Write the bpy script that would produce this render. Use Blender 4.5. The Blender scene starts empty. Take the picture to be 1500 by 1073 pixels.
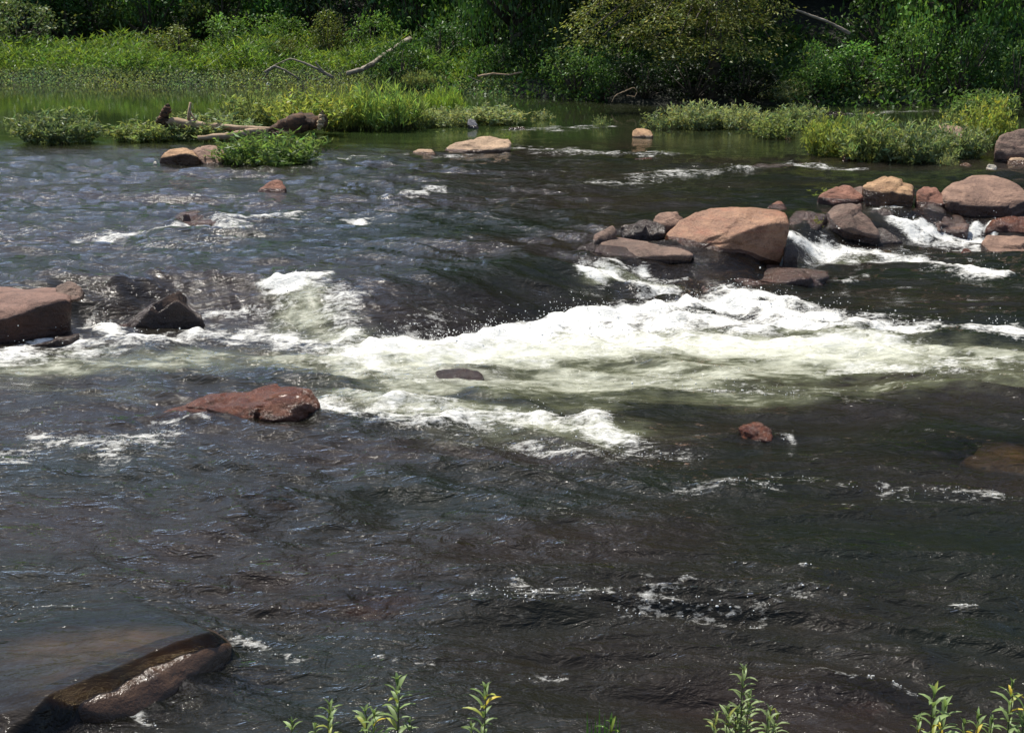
import bpy, bmesh, math, random
import numpy as np
from mathutils import Vector, Matrix, noise as mnoise

random.seed(7); RNG = np.random.default_rng(11)
sc = bpy.context.scene
COL = sc.collection

# ------------------------------------------------------------------ camera
H = 3.2; F = 2060.0; PITCH = math.atan(566.5 / F)
CP, SP = math.cos(PITCH), math.sin(PITCH)
cam_d = bpy.data.cameras.new('camera'); cam = bpy.data.objects.new('camera', cam_d); COL.objects.link(cam)
cam.location = (0, 0, H); cam.rotation_euler = (math.pi / 2 - PITCH, 0, 0)
cam_d.sensor_width = 36; cam_d.lens = 36 * F / 1500; cam_d.clip_end = 2000; cam_d.clip_start = 0.05
sc.camera = cam

def ray(px, py):
    a = (px - 750) / F; b = (py - 536.5) / F
    return np.array([a, CP - b * SP, -SP - b * CP])
def P(px, py, D):
    r = ray(px, py); t = D / r[1]
    return Vector((r[0] * t, D, H + r[2] * t))
def Pz(px, py, z):
    r = ray(px, py); t = (z - H) / r[2]
    return Vector((r[0] * t, r[1] * t, z))

# ------------------------------------------------------------------ noise
def _hash(ix, iy, seed):
    h = (ix.astype(np.int64) * 374761393 + iy.astype(np.int64) * 668265263 + seed * 1274126177) & 0xffffffff
    h = ((h ^ (h >> 13)) * 1103515245) & 0xffffffff
    h = ((h ^ (h >> 16)) * 668265263) & 0xffffffff
    return h ^ (h >> 15)
def pn(x, y, seed=0):
    xi = np.floor(x); yi = np.floor(y); fx = x - xi; fy = y - yi
    u = fx * fx * fx * (fx * (fx * 6 - 15) + 10); v = fy * fy * fy * (fy * (fy * 6 - 15) + 10)
    def g(dx, dy):
        a = (_hash(xi + dx, yi + dy, seed) & 0xffffffff) * (2 * math.pi / 4294967296.0)
        return np.cos(a) * (fx - dx) + np.sin(a) * (fy - dy)
    n0 = g(0, 0) * (1 - u) + g(1, 0) * u
    n1 = g(0, 1) * (1 - u) + g(1, 1) * u
    return (n0 * (1 - v) + n1 * v) * 1.5
def vn3(p, seed=0):
    i = np.floor(p); f = p - i; f = f * f * (3 - 2 * f)
    out = 0
    for dx in (0, 1):
        for dy in (0, 1):
            for dz in (0, 1):
                h = _hash(i[:, 0] + dx + (i[:, 2] + dz) * 57, i[:, 1] + dy + (i[:, 2] + dz) * 131, seed) / 4294967296.0
                w = (f[:, 0] if dx else 1 - f[:, 0]) * (f[:, 1] if dy else 1 - f[:, 1]) * (f[:, 2] if dz else 1 - f[:, 2])
                out = out + h * w
    return out * 2 - 1
def sst(a, b, x):
    t = np.clip((x - a) / (b - a), 0, 1); return t * t * (3 - 2 * t)

# ------------------------------------------------------------------ the river's level
FOOT = [(-500, 500), (0, 494), (110, 484), (210, 470), (300, 474), (400, 482), (460, 500), (530, 514), (620, 500), (700, 486), (790, 468),
        (860, 454), (960, 438), (1040, 430), (1110, 424), (1165, 402), (1210, 378), (1290, 368), (1400, 352), (1500, 350), (2000, 345)]
_fx = []; _fy = []
for q in FOOT:
    w = Pz(q[0], q[1], 0.0); _fx.append(w.x); _fy.append(w.y)
_fx = np.array(_fx); _fy = np.array(_fy)
_gx = np.linspace(-60, 60, 2401); _gy = np.interp(_gx, _fx, _fy)
_k = np.hanning(17); _k /= _k.sum(); _gy = np.convolve(np.pad(_gy, 8, mode='edge'), _k, 'valid')
UP = 0.30
def level(x, y):
    s = y - np.interp(x, _gx, _gy)
    w = np.interp(x, [-8, -3, -1.2, 1, 2.5, 5], [0.9, 1.0, 1.5, 1.5, 1.1, 0.9])
    drop = UP * sst(0, 1, s / w) + 0.0012 * np.maximum(s, 0)
    wave = 0.07 * np.exp(-((s + 0.35) / 0.28) ** 2) * np.exp(-((x - 1.0) / 2.2) ** 2) - 0.05 * np.exp(-((s - 0.02) / 0.2) ** 2) * np.exp(-((x - 1.0) / 2.2) ** 2)
    return drop + wave
def lev(x, y): return float(level(np.array([x]), np.array([y]))[0])
def at(px, py):
    """where the sight line through a pixel of the photograph meets the river"""
    r = ray(px, py); lo = 0
    t = np.linspace(3.2, 90, 4000); X = r[0] * t; Y = r[1] * t; Z = H + r[2] * t
    below = Z < level(X, Y)
    k = int(np.argmax(below)) if below.any() else len(t) - 1
    return Vector((X[k], Y[k], float(level(X[k:k+1], Y[k:k+1])[0])))

SHX = [-60, -16, -8, -3, -1.0, 0.5, 3.5, 6, 12, 60]
SHY = [41.6, 40.0, 39.5, 38.8, 37.0, 35.5, 33.6, 33.4, 33.2, 33]
def shore(x):
    x = np.asarray(x, float)
    return np.interp(x, SHX, SHY) + 0.35 * pn(x * 0.35, x * 0 + 3.3, 5)

# ------------------------------------------------------------------ materials
def newmat(name):
    m = bpy.data.materials.new(name); m.use_nodes = True
    nt = m.node_tree; nt.nodes.clear()
    out = nt.nodes.new('ShaderNodeOutputMaterial')
    return m, nt, out
def N(nt, typ, **kw):
    n = nt.nodes.new(typ)
    for k, v in kw.items():
        if k in n.inputs.keys(): n.inputs[k].default_value = v
        else: setattr(n, k, v)
    return n
def L(nt, a, b): nt.links.new(a, b)
def math_(nt, op, a, b=None, c=None, clamp=False):
    n = nt.nodes.new('ShaderNodeMath'); n.operation = op; n.use_clamp = clamp
    for i, v in enumerate((a, b, c)):
        if v is None: continue
        if isinstance(v, (int, float)): n.inputs[i].default_value = v
        else: nt.links.new(v, n.inputs[i])
    return n.outputs[0]
def mixc(nt, fac, a, b, mode='MIX'):
    n = nt.nodes.new('ShaderNodeMix'); n.data_type = 'RGBA'; n.blend_type = mode
    for s, v in ((n.inputs[0], fac), (n.inputs[6], a), (n.inputs[7], b)):
        if isinstance(v, (int, float)): s.default_value = v
        elif isinstance(v, tuple): s.default_value = (*v[:3], 1)
        else: nt.links.new(v, s)
    return n.outputs[2]
def attr(nt, name): return N(nt, 'ShaderNodeAttribute', attribute_name=name)
def mapr(nt, v, a, b, c=0.0, d=1.0, smooth=True):
    n = nt.nodes.new('ShaderNodeMapRange'); n.interpolation_type = 'SMOOTHSTEP' if smooth else 'LINEAR'
    nt.links.new(v, n.inputs[0])
    for i, q in enumerate((a, b, c, d)): n.inputs[1 + i].default_value = q
    return n.outputs[0]

def water_material():
    m, nt, out = newmat('river_water')
    tc = N(nt, 'ShaderNodeTexCoord')
    def nz(scale, sx, sy, detail=3, rough=0.55, dist=0.0):
        mp = N(nt, 'ShaderNodeMapping'); mp.inputs['Scale'].default_value = (sx, sy, 1.0)
        L(nt, tc.outputs['Object'], mp.inputs['Vector'])
        n = N(nt, 'ShaderNodeTexNoise'); n.inputs['Scale'].default_value = scale; n.inputs['Detail'].default_value = detail
        n.inputs['Roughness'].default_value = rough; n.inputs['Distortion'].default_value = dist
        L(nt, mp.outputs[0], n.inputs['Vector']); return n.outputs['Fac']
    rip = attr(nt, 'ripple').outputs['Fac']
    h1 = nz(9, 0.48, 1.0, 4, 0.6, 0.6); h2 = nz(30, 0.5, 1.0, 3, 0.6, 0.3)
    hh = math_(nt, 'ADD', math_(nt, 'MULTIPLY', h1, 0.029), math_(nt, 'MULTIPLY', h2, 0.006))
    hh = math_(nt, 'MULTIPLY', hh, rip)
    bump = N(nt, 'ShaderNodeBump'); bump.inputs['Strength'].default_value = 1.0; bump.inputs['Distance'].default_value = 1.0
    L(nt, hh, bump.inputs['Height'])
    # what is under the surface
    trans = N(nt, 'ShaderNodeBsdfTransparent'); trans.inputs['Color'].default_value = (0.62, 0.55, 0.42, 1)
    aer = attr(nt, 'aer').outputs['Fac']
    an = nz(3.0, 0.35, 1.0, 5, 0.62, 0.5); an2 = nz(16, 0.4, 1.0, 4, 0.65)
    av = math_(nt, 'ADD', aer, math_(nt, 'ADD', math_(nt, 'MULTIPLY', math_(nt, 'SUBTRACT', an, 0.5), 1.5), math_(nt, 'MULTIPLY', math_(nt, 'SUBTRACT', an2, 0.5), 1.2)))
    av = math_(nt, 'MULTIPLY', mapr(nt, av, 0.05, 1.25, smooth=False), mapr(nt, aer, 0.03, 0.6))
    tone = nz(0.5, 0.5, 1, 3, 0.5)
    murkc = mixc(nt, mapr(nt, tone, 0.35, 0.65), (0.010, 0.013, 0.008), (0.021, 0.0155, 0.012))
    murkc = mixc(nt, attr(nt, 'green').outputs['Fac'], murkc, (0.026, 0.043, 0.013))  # green reflection of the bank painted into the far pool's body colour
    col = mixc(nt, mapr(nt, av, 0.0, 0.5, smooth=False), murkc, (0.115, 0.12, 0.07)); col = mixc(nt, mapr(nt, av, 0.42, 1.0, smooth=False), col, (0.69, 0.69, 0.55))
    dif = N(nt, 'ShaderNodeBsdfDiffuse'); L(nt, col, dif.inputs['Color']); L(nt, bump.outputs[0], dif.inputs['Normal'])
    murk = math_(nt, 'MAXIMUM', attr(nt, 'murk').outputs['Fac'], av)
    body = N(nt, 'ShaderNodeMixShader'); L(nt, murk, body.inputs[0]); L(nt, trans.outputs[0], body.inputs[1]); L(nt, dif.outputs[0], body.inputs[2])
    gl = N(nt, 'ShaderNodeBsdfGlossy'); L(nt, attr(nt, 'rough').outputs['Fac'], gl.inputs['Roughness']); gl.inputs['Color'].default_value = (1, 1, 1, 1)
    L(nt, bump.outputs[0], gl.inputs['Normal'])
    fr = N(nt, 'ShaderNodeFresnel'); fr.inputs['IOR'].default_value = 1.33; L(nt, bump.outputs[0], fr.inputs['Normal'])
    wat = N(nt, 'ShaderNodeMixShader'); L(nt, fr.outputs[0], wat.inputs[0]); L(nt, body.outputs[0], wat.inputs[1]); L(nt, gl.outputs[0], wat.inputs[2])
    # foam
    foam = attr(nt, 'foam').outputs['Fac']
    n1 = nz(7, 0.5, 1.0, 5, 0.68, 0.8); n2 = nz(34, 0.6, 1.0, 4, 0.7, 0.4)
    fv = math_(nt, 'ADD', foam, math_(nt, 'ADD', math_(nt, 'MULTIPLY', math_(nt, 'SUBTRACT', n1, 0.5), 1.9), math_(nt, 'MULTIPLY', math_(nt, 'SUBTRACT', n2, 0.5), 1.6)))
    fac = math_(nt, 'MULTIPLY', mapr(nt, fv, 0.34, 1.02, smooth=False), mapr(nt, foam, 0.03, 0.2))
    fb = N(nt, 'ShaderNodeBump'); fb.inputs['Strength'].default_value = 0.5; fb.inputs['Distance'].default_value = 0.05
    L(nt, math_(nt, 'ADD', n1, math_(nt, 'MULTIPLY', n2, 0.5)), fb.inputs['Height'])
    fd = N(nt, 'ShaderNodeBsdfDiffuse'); fd.inputs['Color'].default_value = (0.93, 0.92, 0.86, 1); L(nt, fb.outputs[0], fd.inputs['Normal'])
    ft = N(nt, 'ShaderNodeBsdfTranslucent'); ft.inputs['Color'].default_value = (0.9, 0.9, 0.84, 1)
    fm = N(nt, 'ShaderNodeMixShader'); fm.inputs[0].default_value = 0.1; L(nt, fd.outputs[0], fm.inputs[1]); L(nt, ft.outputs[0], fm.inputs[2])
    fin = N(nt, 'ShaderNodeMixShader'); L(nt, fac, fin.inputs[0]); L(nt, wat.outputs[0], fin.inputs[1]); L(nt, fm.outputs[0], fin.inputs[2])
    L(nt, fin.outputs[0], out.inputs['Surface'])
    return m

def rock_material(name, c1, c2, c3=None, rough=0.75, scale=3.0, dark=0.0, bumpy=0.7):
    c1 = tuple(x * k for x, k in zip(c1, (.68, .62, .58))); c2 = tuple(min(.9, x * k) for x, k in zip(c2, (1.10, 1.02, .96)))
    m, nt, out = newmat(name)
    tc = N(nt, 'ShaderNodeTexCoord')
    def nz(s, d=5, r=0.6, dist=0.0, st=(1, 1, 1)):
        mp = N(nt, 'ShaderNodeMapping'); mp.inputs['Scale'].default_value = st
        L(nt, tc.outputs['Object'], mp.inputs['Vector'])
        n = N(nt, 'ShaderNodeTexNoise'); n.inputs['Scale'].default_value = s; n.inputs['Detail'].default_value = d
        n.inputs['Roughness'].default_value = r; n.inputs['Distortion'].default_value = dist; L(nt, mp.outputs[0], n.inputs['Vector']); return n.outputs['Fac']
    a = nz(scale, 5, 0.6, 0.6); b = nz(scale * 6, 5, 0.7); g = nz(scale * 28, 3, 0.7)
    st = nz(scale * 1.2, 4, 0.6, 0.3, (1, 1, 5))
    col = mixc(nt, mapr(nt, a, 0.36, 0.64), c1, c2)
    col = mixc(nt, mapr(nt, st, 0.48, 0.72, 0, 0.75), col, c3 or c2)
    col = mixc(nt, mapr(nt, b, 0.5, 0.72, 0, 0.7), col, tuple(x * 0.4 for x in c1)); col = mixc(nt, mapr(nt, nz(scale * 2.4, 6, 0.7, 1.0), 0.52, 0.66, 0, 0.55), col, tuple(x * 0.5 for x in (c3 or c2)))
    col = mixc(nt, mapr(nt, g, 0.35, 0.7, 0.0, 0.35), col, tuple(min(1, x * 1.35) for x in c2))
    wet = attr(nt, 'wet').outputs['Fac']  # wet also carries the shade painted on steep boulder faces
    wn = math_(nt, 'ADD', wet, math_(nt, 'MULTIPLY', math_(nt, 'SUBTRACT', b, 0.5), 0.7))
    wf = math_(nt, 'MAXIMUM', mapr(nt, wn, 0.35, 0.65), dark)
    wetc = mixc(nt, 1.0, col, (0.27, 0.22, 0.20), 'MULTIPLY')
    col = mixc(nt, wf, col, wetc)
    p = N(nt, 'ShaderNodeBsdfPrincipled'); L(nt, col, p.inputs['Base Color'])
    L(nt, mapr(nt, wf, 0, 1, rough, 0.17, False), p.inputs['Roughness'])
    bm = N(nt, 'ShaderNodeBump'); bm.inputs['Strength'].default_value = bumpy; bm.inputs['Distance'].default_value = 0.045
    L(nt, math_(nt, 'ADD', math_(nt, 'ADD', math_(nt, 'MULTIPLY', b, 1.0), math_(nt, 'MULTIPLY', a, 2.2)), math_(nt, 'ADD', math_(nt, 'MULTIPLY', g, 0.35), math_(nt, 'MULTIPLY', st, 0.6))), bm.inputs['Height'])
    L(nt, bm.outputs[0], p.inputs['Normal'])
    L(nt, p.outputs[0], out.inputs['Surface'])
    return m

def leaf_material(name, base, trans=0.42, gloss=True):
    """leaf colour comes from the plant's own object colour times each leaf's own tint"""
    m, nt, out = newmat(name)
    oi = N(nt, 'ShaderNodeObjectInfo')
    tint = attr(nt, 'tint').outputs['Color']
    col = mixc(nt, 1.0, mixc(nt, 1.0, tint, oi.outputs['Color'], 'MULTIPLY'), base, 'MULTIPLY')
    d = N(nt, 'ShaderNodeBsdfDiffuse'); L(nt, col, d.inputs['Color'])
    t = N(nt, 'ShaderNodeBsdfTranslucent'); L(nt, mixc(nt, 1.0, col, (1.18, 1.22, 0.75), 'MULTIPLY'), t.inputs['Color'])
    mx = N(nt, 'ShaderNodeMixShader'); mx.inputs[0].default_value = trans; L(nt, d.outputs[0], mx.inputs[1]); L(nt, t.outputs[0], mx.inputs[2])
    g = N(nt, 'ShaderNodeBsdfGlossy'); g.inputs['Roughness'].default_value = 0.45; g.inputs['Color'].default_value = (0.8, 0.85, 0.8, 1)
    m2 = N(nt, 'ShaderNodeMixShader'); m2.inputs[0].default_value = 0.03 if gloss else 0.0; L(nt, mx.outputs[0], m2.inputs[1]); L(nt, g.outputs[0], m2.inputs[2])
    L(nt, m2.outputs[0], out.inputs['Surface'])
    return m

def wood_material(name, c1, c2, scale=6):
    m, nt, out = newmat(name)
    tc = N(nt, 'ShaderNodeTexCoord')
    mp = N(nt, 'ShaderNodeMapping'); mp.inputs['Scale'].default_value = (0.6, 3, 3); L(nt, tc.outputs['Object'], mp.inputs[0])
    n = N(nt, 'ShaderNodeTexNoise'); n.inputs['Scale'].default_value = scale; n.inputs['Detail'].default_value = 6; n.inputs['Roughness'].default_value = 0.65
    L(nt, mp.outputs[0], n.inputs['Vector'])
    col = mixc(nt, mapr(nt, n.outputs['Fac'], 0.38, 0.64), c1, c2)
    p = N(nt, 'ShaderNodeBsdfPrincipled'); p.inputs['Roughness'].default_value = 0.85; L(nt, col, p.inputs['Base Color'])
    b = N(nt, 'ShaderNodeBump'); b.inputs['Strength'].default_value = 0.6; b.inputs['Distance'].default_value = 0.02; L(nt, n.outputs['Fac'], b.inputs['Height']); L(nt, b.outputs[0], p.inputs['Normal'])
    L(nt, p.outputs[0], out.inputs['Surface']); return m

def ground_material():
    m, nt, out = newmat('river_bed_and_banks')
    tc = N(nt, 'ShaderNodeTexCoord')
    def nz(s, d=5, r=0.6):
        n = N(nt, 'ShaderNodeTexNoise'); n.inputs['Scale'].default_value = s; n.inputs['Detail'].default_value = d; n.inputs['Roughness'].default_value = r
        L(nt, tc.outputs['Object'], n.inputs['Vector']); return n.outputs['Fac']
    a = nz(0.8); b = nz(7); v = N(nt, 'ShaderNodeTexVoronoi'); v.inputs['Scale'].default_value = 5; L(nt, tc.outputs['Object'], v.inputs['Vector'])
    bed = mixc(nt, mapr(nt, a, 0.38, 0.62), (0.17, 0.085, 0.05), (0.10, 0.075, 0.055))
    bed = mixc(nt, mapr(nt, b, 0.4, 0.7, 0, 0.6), bed, (0.23, 0.15, 0.09))
    bed = mixc(nt, mapr(nt, v.outputs['Distance'], 0.0, 0.5, 0.5, 0.0), bed, (0.05, 0.04, 0.03))
    land = mixc(nt, mapr(nt, b, 0.35, 0.65), (0.008, 0.010, 0.005), (0.016, 0.018, 0.008))
    lf = attr(nt, 'land').outputs['Fac']
    col = mixc(nt, lf, bed, land)
    p = N(nt, 'ShaderNodeBsdfPrincipled'); p.inputs['Roughness'].default_value = 0.9; L(nt, col, p.inputs['Base Color'])
    bp = N(nt, 'ShaderNodeBump'); bp.inputs['Strength'].default_value = 0.7; bp.inputs['Distance'].default_value = 0.06; L(nt, math_(nt, 'ADD', b, v.outputs['Distance']), bp.inputs['Height']); L(nt, bp.outputs[0], p.inputs['Normal'])
    L(nt, p.outputs[0], out.inputs['Surface']); return m

def plain(name, col, rough=0.7):
    m, nt, out = newmat(name)
    p = N(nt, 'ShaderNodeBsdfPrincipled'); p.inputs['Base Color'].default_value = (*col, 1); p.inputs['Roughness'].default_value = rough
    tc = N(nt, 'ShaderNodeTexCoord'); n = N(nt, 'ShaderNodeTexNoise'); n.inputs['Scale'].default_value = 25; L(nt, tc.outputs['Object'], n.inputs['Vector'])
    L(nt, mixc(nt, mapr(nt, n.outputs['Fac'], 0.3, 0.7), tuple(c * 0.8 for c in col), tuple(min(1, c * 1.1) for c in col)), p.inputs['Base Color'])
    L(nt, p.outputs[0], out.inputs['Surface']); return m

# ------------------------------------------------------------------ mesh helpers
def make_mesh(name, V, quads=None, tris=None, tint=None, smooth=False, mat=None, floats=None):
    V = np.asarray(V, np.float32); me = bpy.data.meshes.new(name)
    fl = []; n = 0
    nq = 0 if quads is None else len(quads); ntr = 0 if tris is None else len(tris)
    me.vertices.add(len(V)); me.vertices.foreach_set('co', V.ravel())
    loops = np.concatenate([np.asarray(quads, np.int32).ravel() if nq else np.zeros(0, np.int32), np.asarray(tris, np.int32).ravel() if ntr else np.zeros(0, np.int32)])
    me.loops.add(len(loops)); me.loops.foreach_set('vertex_index', loops)
    me.polygons.add(nq + ntr)
    st = np.concatenate([np.arange(nq) * 4, nq * 4 + np.arange(ntr) * 3]).astype(np.int32)
    me.polygons.foreach_set('loop_start', st)
    me.update(calc_edges=True)
    if smooth: me.polygons.foreach_set('use_smooth', np.ones(nq + ntr, bool))
    if tint is not None:
        a = me.attributes.new('tint', 'FLOAT_COLOR', 'POINT'); c = np.ones((len(V), 4), np.float32); c[:, :3] = tint; a.data.foreach_set('color', c.ravel())
    for k, arr in (floats or {}).items():
        a = me.attributes.new(k, 'FLOAT', 'POINT'); a.data.foreach_set('value', np.asarray(arr, np.float32))
    if mat: me.materials.append(mat)
    me.validate(); return me
def link(name, me, parent=None, loc=None, rz=0.0, scale=None):
    o = bpy.data.objects.new(name, me); COL.objects.link(o)
    if parent: o.parent = parent
    if loc is not None: o.location = loc
    o.rotation_euler = (0, 0, rz)
    if scale is not None: o.scale = scale
    return o
def tag(o, label, cat, group=None, kind=None):
    o['label'] = label; o['category'] = cat
    if group: o['group'] = group
    if kind: o['kind'] = kind
    return o
def thing(name, label, cat, loc=(0, 0, 0), rz=0.0, scale=(1, 1, 1), group=None):
    o = bpy.data.objects.new(name, None); COL.objects.link(o); o.location = loc; o.rotation_euler = (0, 0, rz); o.scale = scale
    o.empty_display_size = 0.1
    return tag(o, label, cat, group)

class Bag:
    """collects pieces of one mesh"""
    def __init__(s): s.V = []; s.Q = []; s.T = []; s.C = []; s.n = 0
    def add(s, V, Q=None, T=None, C=None):
        V = np.asarray(V, float).reshape(-1, 3)
        s.V.append(V)
        if Q is not None and len(Q): s.Q.append(np.asarray(Q) + s.n)
        if T is not None and len(T): s.T.append(np.asarray(T) + s.n)
        s.C.append(np.broadcast_to(np.asarray(C if C is not None else (1, 1, 1), float), (len(V), 3)))
        s.n += len(V)
    def mesh(s, name, mat, smooth=False):
        return make_mesh(name, np.concatenate(s.V), np.concatenate(s.Q) if s.Q else None, np.concatenate(s.T) if s.T else None, np.concatenate(s.C), smooth, mat)

def tube(bag, pts, radii, seg=8, rough=0.0, seed=0, C=(1, 1, 1)):
    pts = [Vector(p) for p in pts]; n = len(pts); V = []
    if rough > .11 and n < 12:                       # weathered wood: a knotty, uneven outline
        m = 22; t0 = np.linspace(0, 1, n); t1 = np.linspace(0, 1, m); A_ = np.array([tuple(p) for p in pts])
        A_ = np.stack([np.interp(t1, t0, A_[:, q]) for q in range(3)], 1); rad = np.interp(t1, t0, np.asarray(radii, float))
        rr_ = np.random.default_rng(seed + 5); A_[1:-1] += rr_.normal(0, 1, (m - 2, 3)) * rad[1:-1, None] * .10
        radii = rad * (1 + .22 * np.sin(t1 * 9 + seed) * rr_.uniform(.3, 1, m) * rough * 5 * .5); pts = [Vector(p) for p in A_]; n = m; seg = max(seg, 11)
    rnd = random.Random(seed); ref = Vector((0.13, 0.37, 0.92))
    for i, p in enumerate(pts):
        t = (pts[min(i + 1, n - 1)] - pts[max(i - 1, 0)]).normalized()
        a = t.cross(ref)
        if a.length < 1e-3: a = t.cross(Vector((1, 0, 0)))
        a.normalize(); b = t.cross(a)
        for k in range(seg):
            an = 2 * math.pi * k / seg
            r = radii[i] * (1 + rough * rnd.uniform(-1, 1))
            V.append(p + (a * math.cos(an) + b * math.sin(an)) * r)
    Q = [(i * seg + k, i * seg + (k + 1) % seg, (i + 1) * seg + (k + 1) % seg, (i + 1) * seg + k) for i in range(n - 1) for k in range(seg)]
    T = []
    for e, base in ((0, 0), (1, (n - 1) * seg)):
        c = len(V); V.append(pts[0 if e == 0 else n - 1])
        for k in range(seg):
            f = (c, base + (k + 1) % seg, base + k); T.append(f if e == 0 else f[::-1])
    bag.add([tuple(v) for v in V], Q, T, C)

def leaves(bag, C, D, U, ln, wd, tint):
    """diamond leaves: centre base C, along D, across U (n x 3), length, width arrays"""
    n = len(C); ln = np.broadcast_to(ln, n)[:, None]; wd = np.broadcast_to(wd, n)[:, None]
    nrm = np.cross(D, U)
    a = C; b = C + D * ln * 0.45 + U * wd * 0.5 + nrm * wd * 0.12; c = C + D * ln - nrm * ln * 0.12; d = C + D * ln * 0.45 - U * wd * 0.5 + nrm * wd * 0.12
    V = np.stack([a, b, c, d], 1).reshape(-1, 3)
    bag.add(V, np.arange(n * 4).reshape(n, 4), None, np.repeat(tint, 4, 0))
def unit(v): return v / np.maximum(np.linalg.norm(v, axis=1, keepdims=True), 1e-9)
def rdir(rng, n, up=0.0, flat=1.0):
    v = rng.normal(size=(n, 3)); v[:, 2] = v[:, 2] * flat + up; return unit(v)
def perp(rng, D):
    return unit(np.cross(D, rng.normal(size=D.shape)))
def tints(rng, n, v=0.25, yellow=0.05, warm=0.12):
    b = np.exp(rng.normal(0, v, n))[:, None] * np.ones((1, 3))
    h = rng.normal(0, warm, n); b[:, 0] *= 1 + h; b[:, 2] *= 1 - 0.5 * h
    y = rng.random(n) < yellow; b[y] *= np.array([1.7, 1.4, 0.8])
    return b

# ------------------------------------------------------------------ shared materials
M_water = water_material()
M_ground = ground_material()
M_leaf = leaf_material('leaf', (1, 1, 1), .5)
M_leaf_t = leaf_material('tree_leaf', (1, 1, 1), 0.36)
M_stem = wood_material('green_stem', (0.07, 0.085, 0.03), (0.12, 0.11, 0.045), 9)
M_bark = wood_material('bark', (0.05, 0.04, 0.03), (0.13, 0.10, 0.075), 5)
M_drift = wood_material('driftwood', (0.30, 0.20, 0.12), (0.52, 0.38, 0.25), 5)
M_rot = wood_material('rotten_wood', (0.035, 0.022, 0.014), (0.16, 0.08, 0.04), 6)
M_pale = wood_material('bleached_wood', (0.20, 0.165, 0.12), (0.42, 0.36, 0.28), 6)
M_heart = wood_material('split_wood', (0.5, 0.36, 0.2), (0.72, 0.56, 0.36), 8)
R_orange = rock_material('orange_brown_stone', (0.31, 0.165, 0.095), (0.40, 0.23, 0.135), (0.36, 0.125, 0.065), 0.55, 2.2)
R_tan = rock_material('tan_stone', (0.40, 0.29, 0.19), (0.52, 0.38, 0.25), (0.34, 0.22, 0.15))
R_gold = rock_material('golden_stone', (0.38, 0.23, 0.115), (0.54, 0.36, 0.20), (0.25, 0.125, 0.065))
R_pink = rock_material('pink_grey_stone', (0.26, 0.165, 0.12), (0.33, 0.215, 0.155), (0.19, 0.11, 0.08))
R_ledge = rock_material('ledge_stone', (0.22, 0.13, 0.10), (0.28, 0.17, 0.13), (0.14, 0.08, 0.06))
R_grey = rock_material('grey_brown_stone', (0.15, 0.105, 0.082), (0.22, 0.155, 0.12), (0.18, 0.095, 0.07))
R_red = rock_material('red_brown_stone', (0.24, 0.105, 0.065), (0.31, 0.15, 0.10), (0.15, 0.08, 0.06))
R_wetred = rock_material('wet_red_stone', (0.40, 0.13, 0.06), (0.52, 0.24, 0.13), (0.20, 0.09, 0.055), 0.4, 4, 0.9)
R_wet = rock_material('wet_dark_stone', (0.13, 0.10, 0.085), (0.19, 0.15, 0.12), (0.11, 0.075, 0.06), 0.4, 3, 0.8)
R_sub = rock_material('submerged_stone', (0.22, 0.17, 0.14), (0.30, 0.22, 0.19), (0.40, 0.17, 0.07), 0.45, 3, 0.7)
R_slab = rock_material('smooth_slab_stone', (0.22, 0.16, 0.105), (0.31, 0.235, 0.155), (0.15, 0.105, 0.07), 0.4, 3, 0.0, 0.35)
R_white = rock_material('white_stone', (0.72, 0.66, 0.52), (0.85, 0.80, 0.68), (0.7, 0.55, 0.3))

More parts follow.
